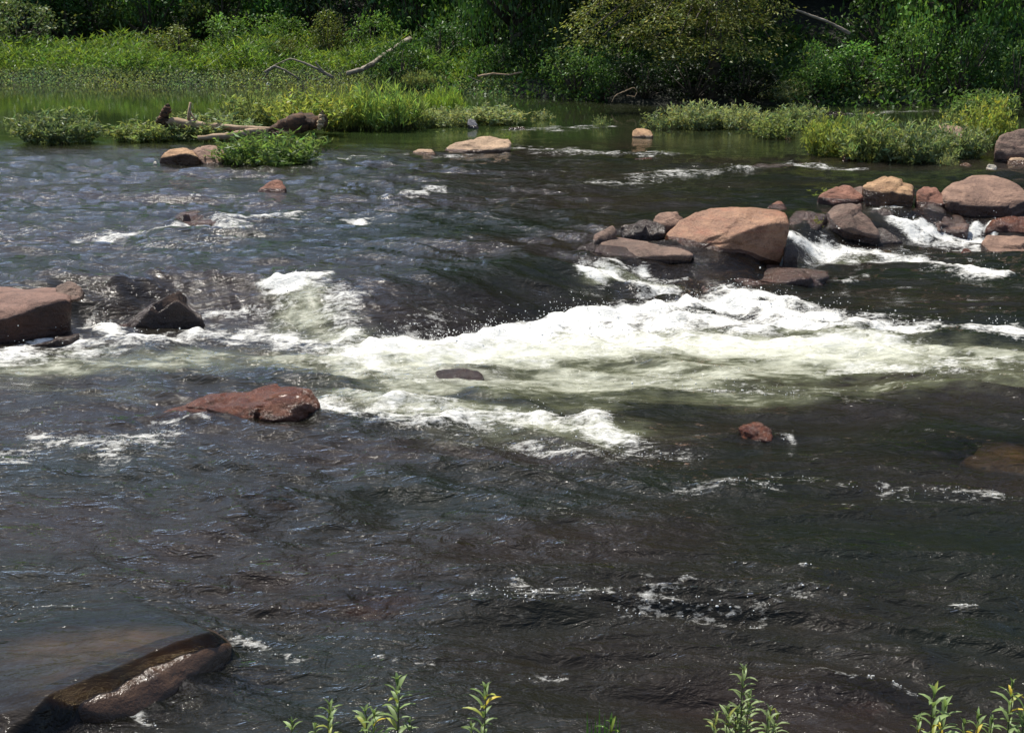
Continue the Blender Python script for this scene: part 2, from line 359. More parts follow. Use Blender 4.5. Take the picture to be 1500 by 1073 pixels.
# ------------------------------------------------------------------ rocks
_ico = {}
def ico(n):
    if n not in _ico:
        bm = bmesh.new(); bmesh.ops.create_icosphere(bm, subdivisions=n, radius=1)
        V = np.array([v.co for v in bm.verts]); T = np.array([[v.index for v in f.verts] for f in bm.faces]); bm.free(); _ico[n] = (V, T)
    return _ico[n]
def hull_planes(pts):
    bm = bmesh.new()
    for p in pts: bm.verts.new(p)
    bmesh.ops.convex_hull(bm, input=bm.verts)
    bm.normal_update()
    c = sum((Vector(p) for p in pts), Vector()) / len(pts)
    pl = []
    for f in bm.faces:
        n = f.normal.copy()
        if f.calc_area() < 1e-5: continue
        d = n.dot(f.verts[0].co - c)
        if d < 0: n = -n; d = -d
        pl.append((*n, max(d, 0.015)))
    bm.free(); return np.array(c), np.array(pl)
ROCKS = []
def rock(label, mat, D0, pts, sharp=22, amp=0.03, sub=5, skirt=0.35, cat='rock', group=None, name='rock', wet=1.0, seed=None, inset=0.86, wl=0.07, chips=16, back=0.05, perch=False, facet=1.7, dz=0.0, steep_shade=0.0):
    """hull of real points: (photo x, photo y, metres behind the stone's front), rounded and weathered"""
    seed = seed if seed is not None else len(ROCKS) * 17 + 3
    W = []
    for q in pts:
        if len(q) == 4: w = Pz(q[0], q[1], q[3])
        else: w = P(q[0], q[1], D0 + q[2])
        W.append(w)
    cen = sum(W, Vector()) / len(W)
    zl = lev(cen.x, cen.y)
    if len(pts[0]) == 3:
        for w in W: w.z += .005 + .025 * max(0.0, w.z - zl) + dz
    zb = min(w.z for w in W) - skirt if perch else min(min(w.z for w in W), zl) - skirt
    sharp *= 1.6
    W += [Vector((cen.x + (w.x - cen.x) * inset, cen.y + (w.y - cen.y) * inset + back, zb)) for w in W]
    c, pl = hull_planes([tuple(w) for w in W])
    A = np.array([tuple(w) for w in W]); ext = (A.max(0) - A.min(0)) / 2
    rr = np.random.default_rng(seed + 1000); extra = []
    for j in range(chips):
        n_ = rr.normal(size=3); n_[2] = abs(n_[2]) * .8 + .1; n_ /= np.linalg.norm(n_)
        hs = float(((A - c) @ n_).max()); extra.append((*n_, hs * rr.uniform(.93, 1.0)))
    if extra: pl = np.concatenate([pl, np.array(extra)])
    V, T = ico(sub); d = unit(V * ext)
    dots = np.maximum(d @ pl[:, :3].T, 1e-6) / pl[:, 3]
    m = dots.max(1, keepdims=True)
    r = 1.0 / (m[:, 0] * (((dots / m) ** sharp).sum(1)) ** (1.0 / sharp))
    pos = d * r[:, None]
    size = float(ext.max())
    q = pos / size
    ds = vn3(q * 2.1 + seed, seed) * 0.55 + vn3(q * 4.7 + seed, seed + 1) * 0.28 + vn3(q * 11 + seed, seed + 2) * 0.13 + vn3(q * 26 + seed, seed + 3) * 0.06
    cr = 1 - np.abs(vn3(q * 2.6 + 9 + seed, seed + 7)); crack = sst(0.965, 1.0, cr)
    nn = d
    strat = np.abs(vn3(np.stack([q[:, 0] * 1.2 + q[:, 2] * .8, q[:, 1] * 1.2, q[:, 2] * 7 + q[:, 0] * 1.5], 1) + seed, seed + 8))
    ds = ds + .30 * (strat - .4)
    fp_ = unit(rr.normal(size=(26, 3))) * np.median(np.linalg.norm(q, axis=1)); gi = rr.normal(size=(26, 3)) * .34; hi = rr.normal(size=26) * .03
    qq = q + .05 * np.stack([vn3(q * 5 + 1, seed + 21), vn3(q * 5 + 2, seed + 22), vn3(q * 5 + 3, seed + 23)], 1)
    dd = ((qq[:, None, :] - fp_[None]) ** 2).sum(2); ww = np.exp(-(dd - dd.min(1, keepdims=True)) * 100); ww /= ww.sum(1, keepdims=True)
    fac_ = (ww * (np.einsum('nij,ij->ni', q[:, None, :] - fp_[None], gi) + hi)).sum(1)
    ds = ds + fac_ * 3.0 * facet * min(1.0, .026 / amp)
    pos = pos + nn * (ds * amp * size * 2.0 - crack * amp * size * 0.8)[:, None]
    wz = pos[:, 2] + c[2]
    lv = level(pos[:, 0] + c[0], pos[:, 1] + c[1])
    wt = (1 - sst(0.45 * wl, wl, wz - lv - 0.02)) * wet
    me = make_mesh(name, pos, None, T, None, True, mat, {'wet': wt})
    if steep_shade:                                        # shade painted on steep faces through the wet tone, flat tops left pale
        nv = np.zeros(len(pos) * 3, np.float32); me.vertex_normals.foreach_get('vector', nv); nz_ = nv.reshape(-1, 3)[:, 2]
        sp = (1 - sst(.22, .55, nz_)) * (1 - sst(steep_shade * .85, steep_shade, wz - lv))
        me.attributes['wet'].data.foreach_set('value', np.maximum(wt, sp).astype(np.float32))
    o = link(name, me, None, c); tag(o, label, cat, group); ROCKS.append(o); return o

def D_at(px, py): return at(px, py).y

# left ledge boulder and its neighbours
d = D_at(60, 505)
rock('big flat-topped pinkish boulder with black undercut front, cut by the picture\'s left edge', R_ledge, d,
     [(-140, 508, .40), (20, 508, .38), (84, 494, .34), (108, 488, .40), (-140, 480, .02), (10, 470, .0), (50, 454, .06), (92, 438, .14), (104, 440, .22), (-140, 424, 1.0), (0, 422, .95), (60, 421, .85), (95, 424, .7), (104, 431, .5)], 45, 0.02, 6, wl=0.1, chips=0, facet=.5, steep_shade=.5)
rock('small mossy brown knob on the corner of the big pinkish boulder', R_grey, d + .35,
     [(78, 416, .25), (104, 409, .3), (124, 420, .2), (124, 436, .05), (104, 444, 0), (80, 436, .05)], 6, 0.07, 5, skirt=0.02, perch=True)
rock('low dark wet shelf at the foot of the undercut pinkish boulder', R_wet, d - .1,
     [(40, 508, 0), (108, 496, .0), (120, 488, .1), (60, 496, .3), (100, 484, .4)], 12, 0.08, 5, skirt=0.2)
d = D_at(240, 488)
rock('dark pointed wedge of rock between foam with a sloping back', R_wet, d,
     [(190, 487, .1), (222, 488, .1), (250, 478, .28), (300, 478, .22), (303, 480, .2), (262, 438, .15), (270, 437, .35), (252, 441, .3), (215, 462, .2), (185, 478, .3), (292, 468, .2), (205, 470, .25)], 40, 0.03, 5, dz=.03)
rock('thin water-covered shelf rock left of the dark pointed wedge', R_sub, d + .25,
     [(130, 478, 0, -.01), (205, 480, 0, -.01), (250, 448, 0, .0), (200, 432, 0, .0), (130, 440, 0, -.02), (170, 455, 0, .03)], 10, 0.06, 5, skirt=0.3)
d = D_at(360, 622)
rock('long wet red-brown rock rising from the foam, glistening at its right end', R_wetred, d,
     [(215, 612, .2), (232, 604, .35), (285, 618, .05), (372, 624, 0), (420, 620, 0), (470, 606, .1), (474, 590, .2), (466, 574, .3), (440, 573, .3), (410, 568, .35), (375, 567, .4), (340, 574, .4), (300, 588, .4), (250, 603, .4), (440, 585, .1)], 16, 0.06, 6, skirt=0.25, facet=.9, dz=.012)
# the foreground slab
d = D_at(120, 1060)
ns_ = rock('broad smooth slab at the near river edge, water sliding over all but its dark edge', R_slab, d,
     [(-70, 985, 0, -.02), (10, 1030, 0, -.02), (60, 1030, 0, .07), (99, 1034, 0, .10), (130, 1012, 0, .125), (215, 970, 0, .125), (306, 938, 0, .125), (336, 931, 0, .115), (352, 938, 0, .08), (360, 958, 0, .0), (356, 970, 0, -.03), (300, 1004, 0, -.03), (205, 1056, 0, -.03), (150, 1068, 0, -.03), (98, 1060, 0, -.03),
      (330, 915, 0, -.01), (200, 900, 0, -.04), (20, 905, 0, -.04), (-60, 930, 0, -.04)], 12, 0.017, 6, skirt=0.3, wet=1.0, wl=.5, chips=0, facet=.5, back=0.0, inset=.95)
ca_, cb_ = Pz(100, 1030, .12), Pz(338, 932, .12)
def crest(x, y):
    e = (cb_ - ca_); e.z = 0; ln = e.length; e.normalize()
    return (x - ca_.x) * e.x + (y - ca_.y) * e.y, -(x - ca_.x) * e.y + (y - ca_.y) * e.x, ln
_v = np.zeros(len(ns_.data.vertices) * 3, np.float32); ns_.data.vertices.foreach_get('co', _v); _v = _v.reshape(-1, 3)
_u, _w, _l = crest(_v[:, 0] + ns_.location.x, _v[:, 1] + ns_.location.y)
ns_.data.attributes['wet'].data.foreach_set('value', (1 - sst(.26, .40, _w)).astype(np.float32))
# big boulder group
d = D_at(1080, 380)
rock('large rounded orange-brown boulder with a darker facet on its right', R_orange, d,
     [(1045, 378, 0), (1100, 382, .05), (1150, 377, .14), (1156, 330, .2), (1153, 316, .35), (1147, 309, .6), (1075, 345, .06), (1112, 332, .12), (1135, 325, .18), (1066, 303, .62), (1040, 305, .7), (1090, 307, .75), (1008, 314, .7), (990, 326, .6), (972, 342, .55), (975, 352, .35), (1000, 368, .16), (1120, 309, .9)], 44, 0.022, 6, skirt=0.2, wl=0.09, chips=6, facet=.9)
rock('flat grey slab tilted in front of the large orange-brown boulder', R_grey, d - .2,
     [(866, 372, .15), (880, 350, .5), (900, 346, .6), (1000, 362, .45), (1018, 372, .2), (1016, 380, .05), (960, 391, .12), (940, 387, .12), (1014, 373, -.02), (950, 376, -.03), (890, 384, 0), (872, 380, .05)], 26, 0.02, 5, skirt=0.1, wl=0.02)
rock('small tilted brown stone left of the flat grey slab', R_grey, d + .2,
     [(868, 356, 0), (876, 362, 0), (903, 345, .1), (904, 334, .15), (896, 329, .2), (870, 345, .15)], 18, 0.04, 4, skirt=0.1)
rock('black wet stone just left of the flat grey slab at the waterline', R_wet, d + .1,
     [(842, 366, 0), (868, 372, 0), (884, 360, .1), (880, 350, .2), (850, 360, .2)], 12, 0.06, 4)
rock('dark hollow-sided stone behind the flat grey slab', R_wet, d + .55,
     [(908, 346, 0), (940, 348, 0), (975, 344, 0), (978, 326, .1), (950, 322, .2), (915, 325, .15), (906, 332, .1)], 14, 0.08, 5, skirt=0.2)
rock('low pink stone tucked behind the left end of the orange-brown boulder', R_pink, d + .9,
     [(952, 332, 0), (1000, 332, 0), (1004, 312, .2), (985, 307, .3), (965, 309, .3), (955, 318, .15)], 14, 0.05, 4)
rock('small dark block at the right foot of the orange-brown boulder', R_wet, d + .05,
     [(1148, 378, 0), (1170, 376, .05), (1171, 364, .1), (1160, 358, .15), (1148, 360, .1)], 20, 0.04, 4)
d2 = D_at(1100, 425)
rock('brown ledge under rushing water below the orange-brown boulder', R_sub, d - .75,
     [(930, 404, .2), (980, 414, .05), (1030, 424, 0), (1110, 416, 0), (1180, 404, .15), (1258, 394, .4), (1245, 386, .7), (1150, 378, .95), (1040, 380, .95), (950, 388, .7)], 6, 0.11, 6, wet=1, wl=.3, dz=-.025)
rock('speckled wet hump of rock where the chute pours down', R_sub, d - .95,
     [(975, 446, 0), (1040, 436, 0), (1070, 422, .15), (1050, 402, .5), (980, 408, .5), (960, 425, .3)], 8, 0.08, 5, wet=0.6)
rock('small round brown stone alone above the orange-brown boulder\'s right corner', R_red, D_at(1138, 309),
     [(1124, 306, 0), (1140, 309, -.03), (1155, 306, .05), (1154, 298, .15), (1142, 290, .2), (1130, 294, .15), (1124, 300, .1)], 8, 0.05, 4)
# right-hand rock row
d = D_at(1240, 357)
rock('grey pyramid-shaped boulder standing in the right chute', R_grey, d,
     [(1196, 340, .2), (1230, 350, .2), (1240, 333, .02), (1286, 360, .2), (1288, 350, .03), (1290, 340, .1), (1272, 320, .3), (1258, 302, .42), (1246, 296, .5), (1228, 297, .5), (1212, 312, .4), (1200, 330, .25)], 36, 0.035, 5, wl=.14)
rock('sloping wet tail stone to the right of the grey pyramid boulder', R_wet, d + .05,
     [(1280, 358, 0), (1328, 356, .1), (1310, 345, .2), (1288, 330, .3), (1270, 332, .3)], 16, 0.04, 5)
d = D_at(1230, 300)
rock('thin slanting brown slab at the left end of the right rock row', R_red, d,
     [(1196, 286, .2), (1220, 298, 0), (1268, 296, 0), (1270, 284, .1), (1240, 272, .4), (1225, 273, .4), (1215, 280, .3)], 20, 0.04, 5)
rock('grey leaning block between the slanting slab and the golden boulder', R_grey, d + .05,
     [(1238, 300, 0), (1268, 298, 0), (1272, 286, .1), (1262, 271, .35), (1250, 274, .3), (1244, 290, .1)], 20, 0.04, 4)
d = D_at(1300, 308)
rock('golden-topped boulder with a dark face in the right rock row', R_gold, d,
     [(1264, 300, .25), (1300, 310, .3), (1338, 304, .25), (1338, 286, .1), (1330, 276, .2), (1338, 270, .5), (1310, 261, .6), (1300, 258, .7), (1272, 264, .55), (1264, 276, .3), (1300, 280, .1)], 30, 0.05, 5, wl=.12, steep_shade=.4)
rock('reddish-brown low stone between the golden boulder and the big dome', R_red, d + .15,
     [(1338, 308, 0), (1380, 306, 0), (1386, 286, .15), (1372, 271, .4), (1350, 270, .4), (1342, 278, .25)], 14, 0.05, 5)
d = D_at(1440, 322)
rock('large smooth dome-shaped boulder at the right edge with overhanging shadowed side', R_pink, d,
     [(1368, 312, .6), (1430, 322, .55), (1520, 318, .5), (1440, 316, .05), (1412, 303, .02), (1386, 290, .08), (1362, 292, .35), (1384, 275, .4), (1405, 262, .8), (1430, 257, 1.0), (1462, 256, 1.0), (1488, 266, .7), (1500, 284, .3), (1520, 290, .2), (1480, 304, .05)], 26, 0.02, 6, wl=0.08, steep_shade=.25, facet=1.1)
rock('small chalk-white stone perched on top of the dome-shaped boulder', R_white, d + 1.0,
     [(1446, 256, 0), (1456, 258, 0), (1461, 254, .03), (1458, 250, .06), (1449, 247, .06), (1445, 250, .04)], 10, 0.08, 4, skirt=0.0, wet=0, name='stone', cat='stone', inset=1.0, perch=True, dz=.06)
d = D_at(1470, 344)
rock('dark wet red-streaked rock under the dome-shaped boulder', R_wetred, d,
     [(1440, 338, 0), (1470, 344, 0), (1520, 340, 0), (1520, 318, .2), (1470, 316, .3), (1446, 322, .2)], 14, 0.06, 5)
d = D_at(1470, 374)
rock('flat-topped brown block at the right edge with a black left face', R_pink, d,
     [(1440, 368, .3), (1452, 377, .08), (1520, 374, 0), (1520, 350, .5), (1480, 345, .6), (1445, 345, .5), (1436, 354, .3), (1452, 370, .02)], 34, 0.02, 5, wl=.02, steep_shade=.3)
d = D_at(1375, 346)
rock('wet hump of rock in the chute below the reddish-brown stone', R_sub, d,
     [(1325, 340, 0), (1370, 350, 0), (1425, 340, 0), (1420, 315, .5), (1380, 310, .6), (1335, 312, .5)], 8, 0.06, 5, skirt=.3, wet=.9)
d = D_at(1490, 240)
rock('dark brown boulder at the right edge above the tan blocks', R_grey, d,
     [(1456, 224, .1), (1480, 228, 0), (1530, 224, 0), (1530, 190, .5), (1490, 188, .5), (1462, 196, .35), (1456, 208, .2)], 14, 0.05, 5)
rock('tan upright block at the right edge below the dark brown boulder', R_tan, d - .3,
     [(1470, 262, 0), (1530, 264, 0), (1530, 228, .25), (1480, 226, .3), (1470, 240, .15)], 22, 0.05, 5)
rock('small pale round stone in the still water before the right bushes', R_tan, D_at(1414, 246),
     [(1403, 244, 0), (1424, 246, 0), (1426, 240, .1), (1415, 235, .2), (1405, 237, .15)], 8, 0.05, 4)
rock('reddish stone at the front of the right bush island', R_red, D_at(1246, 237),
     [(1233, 234, 0), (1258, 237, 0), (1260, 226, .15), (1252, 216, .3), (1240, 218, .25), (1234, 226, .1)], 12, 0.05, 4)
rock('small pinkish stone at the left tip of the right bush island', R_pink, D_at(1187, 225),
     [(1181, 224, 0), (1194, 225, 0), (1194, 217, .1), (1186, 213, .15)], 8, 0.05, 4)
rock('pale pointed rock poking up inside the right bush island', R_tan, D_at(1390, 222),
     [(1358, 215, 0), (1420, 218, 0), (1415, 182, .4), (1385, 176, .5), (1362, 186, .3)], 10, 0.06, 4)
rock('low dark wet rock in the far riffle left of the right bush island', R_wet, D_at(1150, 248),
     [(1090, 246, 0), (1130, 250, 0), (1175, 246, .1), (1160, 238, .4), (1125, 236, .5), (1100, 240, .3)], 8, 0.08, 4, skirt=.2)
rock('flat brown ledge rock washed by the far riffle beside the reddish stone', R_sub, D_at(1200, 242),
     [(1165, 241, 0), (1240, 243, 0), (1235, 236, .5), (1180, 234, .5)], 8, 0.08, 4, skirt=.2)
rock('wet brown shelf with a skin of water between the orange-brown and grey pyramid boulders', R_sub, D_at(1180, 338),
     [(1150, 336, 0), (1200, 338, 0), (1215, 310, .4), (1165, 302, .5)], 8, 0.08, 5, skirt=.3, wet=1, wl=.3, dz=-.01)
rock('small dark stone in the gap between the golden boulder and the grey pyramid boulder', R_wet, D_at(1290, 322),
     [(1270, 318, 0), (1300, 322, 0), (1312, 312, .1), (1296, 302, .2), (1275, 306, .15)], 14, 0.06, 4)
rock('black wet stone under the left overhang of the dome-shaped boulder', R_wet, D_at(1365, 318),
     [(1345, 316, 0), (1385, 319, 0), (1392, 306, .15), (1365, 298, .25), (1348, 304, .15)], 14, 0.06, 4)
rock('small brown stone at the water just left of the flat-topped right-edge block', R_wetred, D_at(1415, 372),
     [(1404, 371, 0), (1424, 373, 0), (1426, 365, .08), (1414, 361, .12)], 10, 0.06, 4)
rock('pale sunlit stone standing among the pale bushes of the middle-right island', R_tan, D_at(1092, 184),
     [(1082, 184, 0), (1104, 185, 0), (1103, 176, .1), (1092, 171, .2), (1083, 176, .15)], 12, 0.05, 4, wl=.02)
rock('low sunlit stone at the right front of the middle-right island', R_gold, D_at(1150, 196),
     [(1140, 195, 0), (1162, 196, 0), (1160, 189, .15), (1146, 188, .15)], 12, 0.05, 4, wl=.02)
# upstream stones
rock('long flat tan boulder in the middle of the far channel', R_tan, D_at(700, 223),
     [(646, 218, .2), (665, 223, 0), (700, 222, 0), (746, 217, 0), (748, 208, .2), (745, 203, .35), (722, 198, .5), (700, 200, .5), (670, 207, .4), (650, 213, .3)], 18, 0.03, 5, wl=.02)
rock('small low tan stone left of the long flat tan boulder', R_tan, D_at(622, 227),
     [(598, 225, .1), (620, 227, 0), (640, 226, 0), (638, 219, .15), (624, 215, .3), (610, 218, .25)], 10, 0.05, 4, wl=.02)
rock('small square tan stone standing alone in the far channel', R_gold, D_at(940, 202),
     [(926, 201, 0), (957, 202, 0), (956, 192, .15), (948, 188, .3), (932, 187, .3), (926, 193, .15)], 16, 0.04, 4, wl=.02)
rock('thin brown stone barely breaking the far channel below the square stone', R_red, D_at(950, 236),
     [(910, 236, 0), (958, 235, 0), (957, 229, .2), (945, 232, .25), (915, 234, .2)], 10, 0.06, 4)
rock('low purple-grey stone in the riffle above the long tan boulder', R_wet, D_at(760, 190),
     [(742, 188, 0), (772, 190, 0), (770, 184, .3), (752, 183, .3)], 8, 0.06, 4)
rock('upright blue-grey stone at the edge of the bright grass clump', rock_material('blue_grey_stone', (0.16, 0.17, 0.20), (0.20, 0.21, 0.24)), D_at(695, 189),
     [(688, 187, 0), (702, 190, 0), (703, 186, .05), (695, 177, .15), (685, 175, .15), (684, 180, .05)], 18, 0.03, 4)
d = D_at(265, 244)
rock('brown boulder with dark right face beside the pinkish stone upstream', R_gold, d,
     [(231, 242, .2), (262, 244, .25), (298, 243, .25), (292, 229, .12), (279, 217, .3), (272, 215, .4), (250, 220, .35), (234, 230, .2), (240, 224, .3), (262, 226, .1)], 24, 0.03, 5, wl=.02, steep_shade=.3)
rock('pinkish triangular stone against the low dark-green bush', R_pink, d + .1,
     [(302, 243, 0), (325, 242, .05), (332, 220, .3), (318, 212, .45), (284, 213, .4), (280, 220, .25)], 26, 0.02, 5, wl=.02)
rock('tiny pale stone at the left foot of the brown boulder upstream', R_white, d - .02,
     [(223, 241, 0), (230, 242, 0), (230, 238, .04), (226, 236, .06)], 8, 0.05, 3, skirt=.05, wl=.01)
d = D_at(400, 284)
rock('small dark thumb-shaped rock in the left rapids', R_red, d,
     [(368, 286, 0), (395, 285, -.02), (420, 282, 0), (421, 272, .1), (414, 261, .2), (402, 261, .2), (396, 270, .1), (380, 279, .15)], 14, 0.06, 4, wl=0.06)
d = D_at(260, 330)
rock('purple-brown submerged rock in the left rapids below the thumb-shaped rock', R_sub, d,
     [(190, 330, 0), (270, 332, 0), (360, 318, .1), (350, 305, .6), (270, 306, .7), (200, 318, .5)], 7, 0.1, 5, skirt=.3, wet=1, wl=.2, dz=-.03)
d = D_at(685, 562)
rock('small dark rounded rock in the aerated water under the falls', R_wet, d,
     [(640, 560, .1), (680, 563, 0), (712, 560, .0), (714, 552, .08), (700, 543, .2), (668, 540, .25), (635, 545, .25)], 9, 0.05, 5, skirt=.2, dz=.02)
d = D_at(1110, 646)
rock('small wet red-brown rock in the dark water right of the foam tongue', R_wetred, d,
     [(1082, 640, 0), (1105, 648, -.02), (1136, 646, 0), (1132, 630, .1), (1115, 617, .2), (1094, 618, .2), (1084, 628, .1)], 12, 0.08, 5, skirt=.2)
rock('pale submerged slab at the right edge of the dark pool', R_slab, D_at(1470, 690),
     [(1395, 668, 0, -.06), (1440, 690, 0, -.07), (1560, 695, 0, -.06), (1560, 640, 0, -.05), (1440, 645, 0, -.05)], 8, 0.05, 5, skirt=.4, wet=0.2)
rock('reddish submerged stone under the smooth near water, right of the dark slab', R_wetred, D_at(545, 890) ,
     [(470, 890, 0, -0.05), (560, 905, 0, -0.05), (640, 880, 0, -0.05), (620, 862, 0, -0.05), (520, 858, 0, -0.05)], 7, 0.05, 5, skirt=.4, wet=0)
rock('reddish submerged stone below the long wet red-brown rock', R_wetred, D_at(400, 748),
     [(350, 742, 0, -0.05), (400, 752, 0, -0.05), (440, 742, 0, -0.05), (430, 722, 0, -0.05), (375, 720, 0, -0.05)], 7, 0.06, 5, skirt=.4, wet=0)
rock('rusty submerged stone near the foreground plants on the right', R_wetred, D_at(1270, 1040),
     [(1220, 1035, 0, -0.05), (1270, 1050, 0, -0.05), (1310, 1035, 0, -0.05), (1290, 1015, 0, -0.05), (1240, 1015, 0, -0.05)], 7, 0.06, 5, skirt=.4, wet=0)
# far bank stones
rock('pointed reddish-brown rock on the far right shoreline', R_tan, D_at(1322, 153),
     [(1301, 151, .1), (1325, 154, 0), (1345, 151, .1), (1340, 138, .3), (1333, 129, .5), (1326, 130, .5), (1312, 140, .4)], 16, 0.05, 4)
rock('round brown stone in the shade of the far right bank', R_pink, D_at(1474, 150),
     [(1462, 138, 0), (1484, 138, 0), (1486, 128, .2), (1476, 121, .4), (1465, 127, .3)], 8, 0.05, 4)
rock('small tan stone behind the yellowish end of the right bush island', R_gold, D_at(1424, 168),
     [(1413, 155, 0), (1430, 156, 0), (1431, 147, .2), (1420, 143, .3), (1413, 147, .2)], 10, 0.05, 4)
rock('low pale stone in the far right backwater, left of the pointed rock', R_tan, D_at(1275, 168),
     [(1266, 168, 0), (1286, 168, 0), (1283, 163, .3), (1270, 163, .3)], 8, 0.05, 4)
rock('flat brown bar of stones in the far right backwater', R_wet, D_at(1225, 170),
     [(1205, 168, 0), (1245, 170, 0), (1240, 162, .5), (1212, 161, .5)], 7, 0.1, 4)

# ------------------------------------------------------------------ river surface
def stroke_field(X, Y, strokes):
    out = np.zeros_like(X)
    for pts, wd, inten in strokes:
        W = [at(*p) for p in pts]
        if len(W) == 1: W = [W[0], W[0] + Vector((0.02, 0, 0))]
        xs = [w.x for w in W]; ys = [w.y for w in W]; m = wd * 2.6
        idx = np.where((X > min(xs) - m) & (X < max(xs) + m) & (Y > min(ys) - m) & (Y < max(ys) + m))[0]
        if not len(idx): continue
        x = X[idx]; y = Y[idx]; best = np.full(len(idx), 1e9)
        for a, b in zip(W[:-1], W[1:]):
            dx, dy = b.x - a.x, b.y - a.y; l2 = dx * dx + dy * dy + 1e-9
            t = np.clip(((x - a.x) * dx + (y - a.y) * dy) / l2, 0, 1)
            best = np.minimum(best, (x - a.x - t * dx) ** 2 + (y - a.y - t * dy) ** 2)
        out[idx] = np.maximum(out[idx], inten * np.exp(-best / (wd * wd)))
    return out
FOAM_AND_GLINTS = [
    ([(515, 517), (600, 507), (700, 494), (780, 478), (860, 465), (960, 455), (1040, 450), (1120, 456), (1200, 468)], .27, 1.3),
    ([(700, 505), (860, 485), (1000, 478), (1150, 476), (1250, 480), (1330, 482)], .33, 1.12),
    ([(540, 530), (700, 518), (860, 503), (1000, 498), (1150, 502), (1300, 506)], .42, .56),
    ([(1180, 470), (1300, 480), (1400, 484), (1520, 488)], .24, 1.0),
    ([(862, 390), (900, 408), (940, 424), (985, 436)], .17, 1.05), ([(864, 388), (930, 396), (1000, 402)], .09, .8),
    ([(1040, 446), (1085, 434), (1130, 446)], .27, 1.2), ([(1120, 440), (1230, 462)], .18, .9),
    ([(-60, 530), (60, 522), (160, 512), (230, 503), (310, 492), (400, 494), (470, 508)], .27, .92),
    ([(-60, 515), (40, 518), (100, 500)], .14, .8),
    ([(395, 436), (430, 418), (455, 408)], .13, 1.2), ([(455, 412), (500, 440), (515, 480), (500, 505)], .2, .62), ([(395, 440), (400, 480)], .16, .5),
    ([(300, 468), (340, 470), (390, 466)], .13, .75), ([(132, 482), (150, 492), (165, 498)], .13, 1.1), ([(300, 485), (250, 492)], .1, .7),
    ([(470, 598), (560, 612), (640, 618), (700, 616)], .2, .92), ([(640, 622), (760, 618), (850, 612), (880, 636), (930, 655)], .18, .86),
    ([(560, 600), (600, 585), (660, 600)], .12, .75), ([(430, 606), (470, 610), (520, 600)], .07, 1.0), ([(520, 585), (560, 575)], .1, .6),
    ([(30, 660), (90, 650), (150, 655), (215, 645)], .26, .56), ([(60, 635), (130, 640), (180, 632)], .14, .5), ([(225, 622), (300, 628)], .05, .6),
    ([(700, 640), (900, 665), (1000, 670)], .2, .38),
    ([(120, 350), (190, 338), (250, 338), (310, 330), (345, 336)], .24, .82), ([(330, 325), (390, 322), (435, 318)], .2, .74), ([(300, 292), (340, 290)], .15, .55),
    ([(500, 325), (530, 322)], .2, .85), ([(590, 292), (640, 280)], .25, .6), ([(230, 362), (330, 356)], .2, .4), ([(0, 345), (60, 338)], .2, .35),
    ([(1160, 342), (1172, 360), (1200, 366)], .16, 1.1), ([(1180, 368), (1250, 372), (1330, 384), (1400, 392), (1450, 408)], .22, 1.05),
    ([(1290, 312), (1305, 334), (1340, 350), (1400, 350)], .17, 1.25), ([(1438, 322), (1425, 340), (1400, 352)], .15, 1.1), ([(1340, 355), (1420, 362)], .18, .9),
    ([(1120, 420), (1200, 412), (1260, 404)], .08, .6), ([(1400, 395), (1480, 410)], .2, .5),
    ([(1090, 245), (1160, 243), (1240, 246)], .3, .6), ([(1020, 255), (1090, 250)], .25, .4), ([(940, 262), (995, 255)], .4, .5), ([(840, 270), (930, 268)], .3, .4),
    ([(770, 190), (830, 188), (890, 186)], .4, .45), ([(750, 216), (800, 220), (880, 226), (960, 226)], .4, .45), ([(600, 228), (500, 232), (470, 230)], .15, .5),
    ([(650, 228), (740, 224)], .12, .6), ([(1210, 170), (1300, 164), (1360, 163)], .25, .5),
    ([(765, 856)], .07, .8), ([(705, 892)], .06, .75), ([(1180, 846)], .05, .85), ([(1412, 892)], .05, .7), ([(1140, 636), (1165, 641)], .05, .42),
    ([(720, 880), (830, 875), (930, 890), (1000, 870)], .2, .33), ([(1000, 890), (1100, 905), (1180, 880)], .14, .32), ([(1130, 700), (1250, 720), (1450, 740)], .14, .29),  # near specks: foam bits that also paint in sun sparkles
    ([(1020, 720), (1120, 725)], .12, .4), ([(1180, 992), (1330, 1002)], .035, .42), ([(355, 940), (430, 960)], .05, .36), ([(0, 890), (120, 893)], .02, .6),
    ([(550, 970), (600, 985)], .03, .36), ([(760, 1003), (830, 993)], .03, .32), ([(170, 1045), (230, 1058)], .03, .4),
    ([(1250, 540), (1350, 545), (1450, 530)], .3, .45), ([(1000, 560), (1150, 575)], .25, .28), ([(540, 545), (700, 530)], .3, .4),
    ([(640, 475), (560, 490), (480, 500)], .22, .40), ([(620, 460), (700, 470)], .12, .3),
]
AER = [
    ([(540, 530), (700, 525), (860, 512), (1000, 508), (1120, 512), (1300, 515)], .6, 1.25), ([(600, 560), (800, 560), (1000, 550), (1200, 535), (1400, 530)], .5, .85), ([(1050, 575), (1250, 570), (1500, 555)], .4, .55),
    ([(1100, 510), (1300, 520), (1500, 520)], .5, .75), ([(800, 590), (1000, 590), (1200, 580)], .35, .48),
    ([(-50, 545), (150, 535), (300, 525), (450, 530), (560, 530)], .42, .66), ([(430, 430), (450, 470), (500, 490)], .35, .72),
    ([(480, 590), (650, 610), (800, 620), (920, 640)], .35, .66), ([(640, 640), (850, 650), (1000, 640)], .3, .28), ([(870, 400), (960, 420)], .2, .7),
    ([(1190, 370), (1330, 385)], .25, .5), ([(1310, 340), (1400, 350)], .15, .5), ([(0, 560), (200, 580)], .3, .35), ([(150, 650), (60, 640)], .2, .3),
]
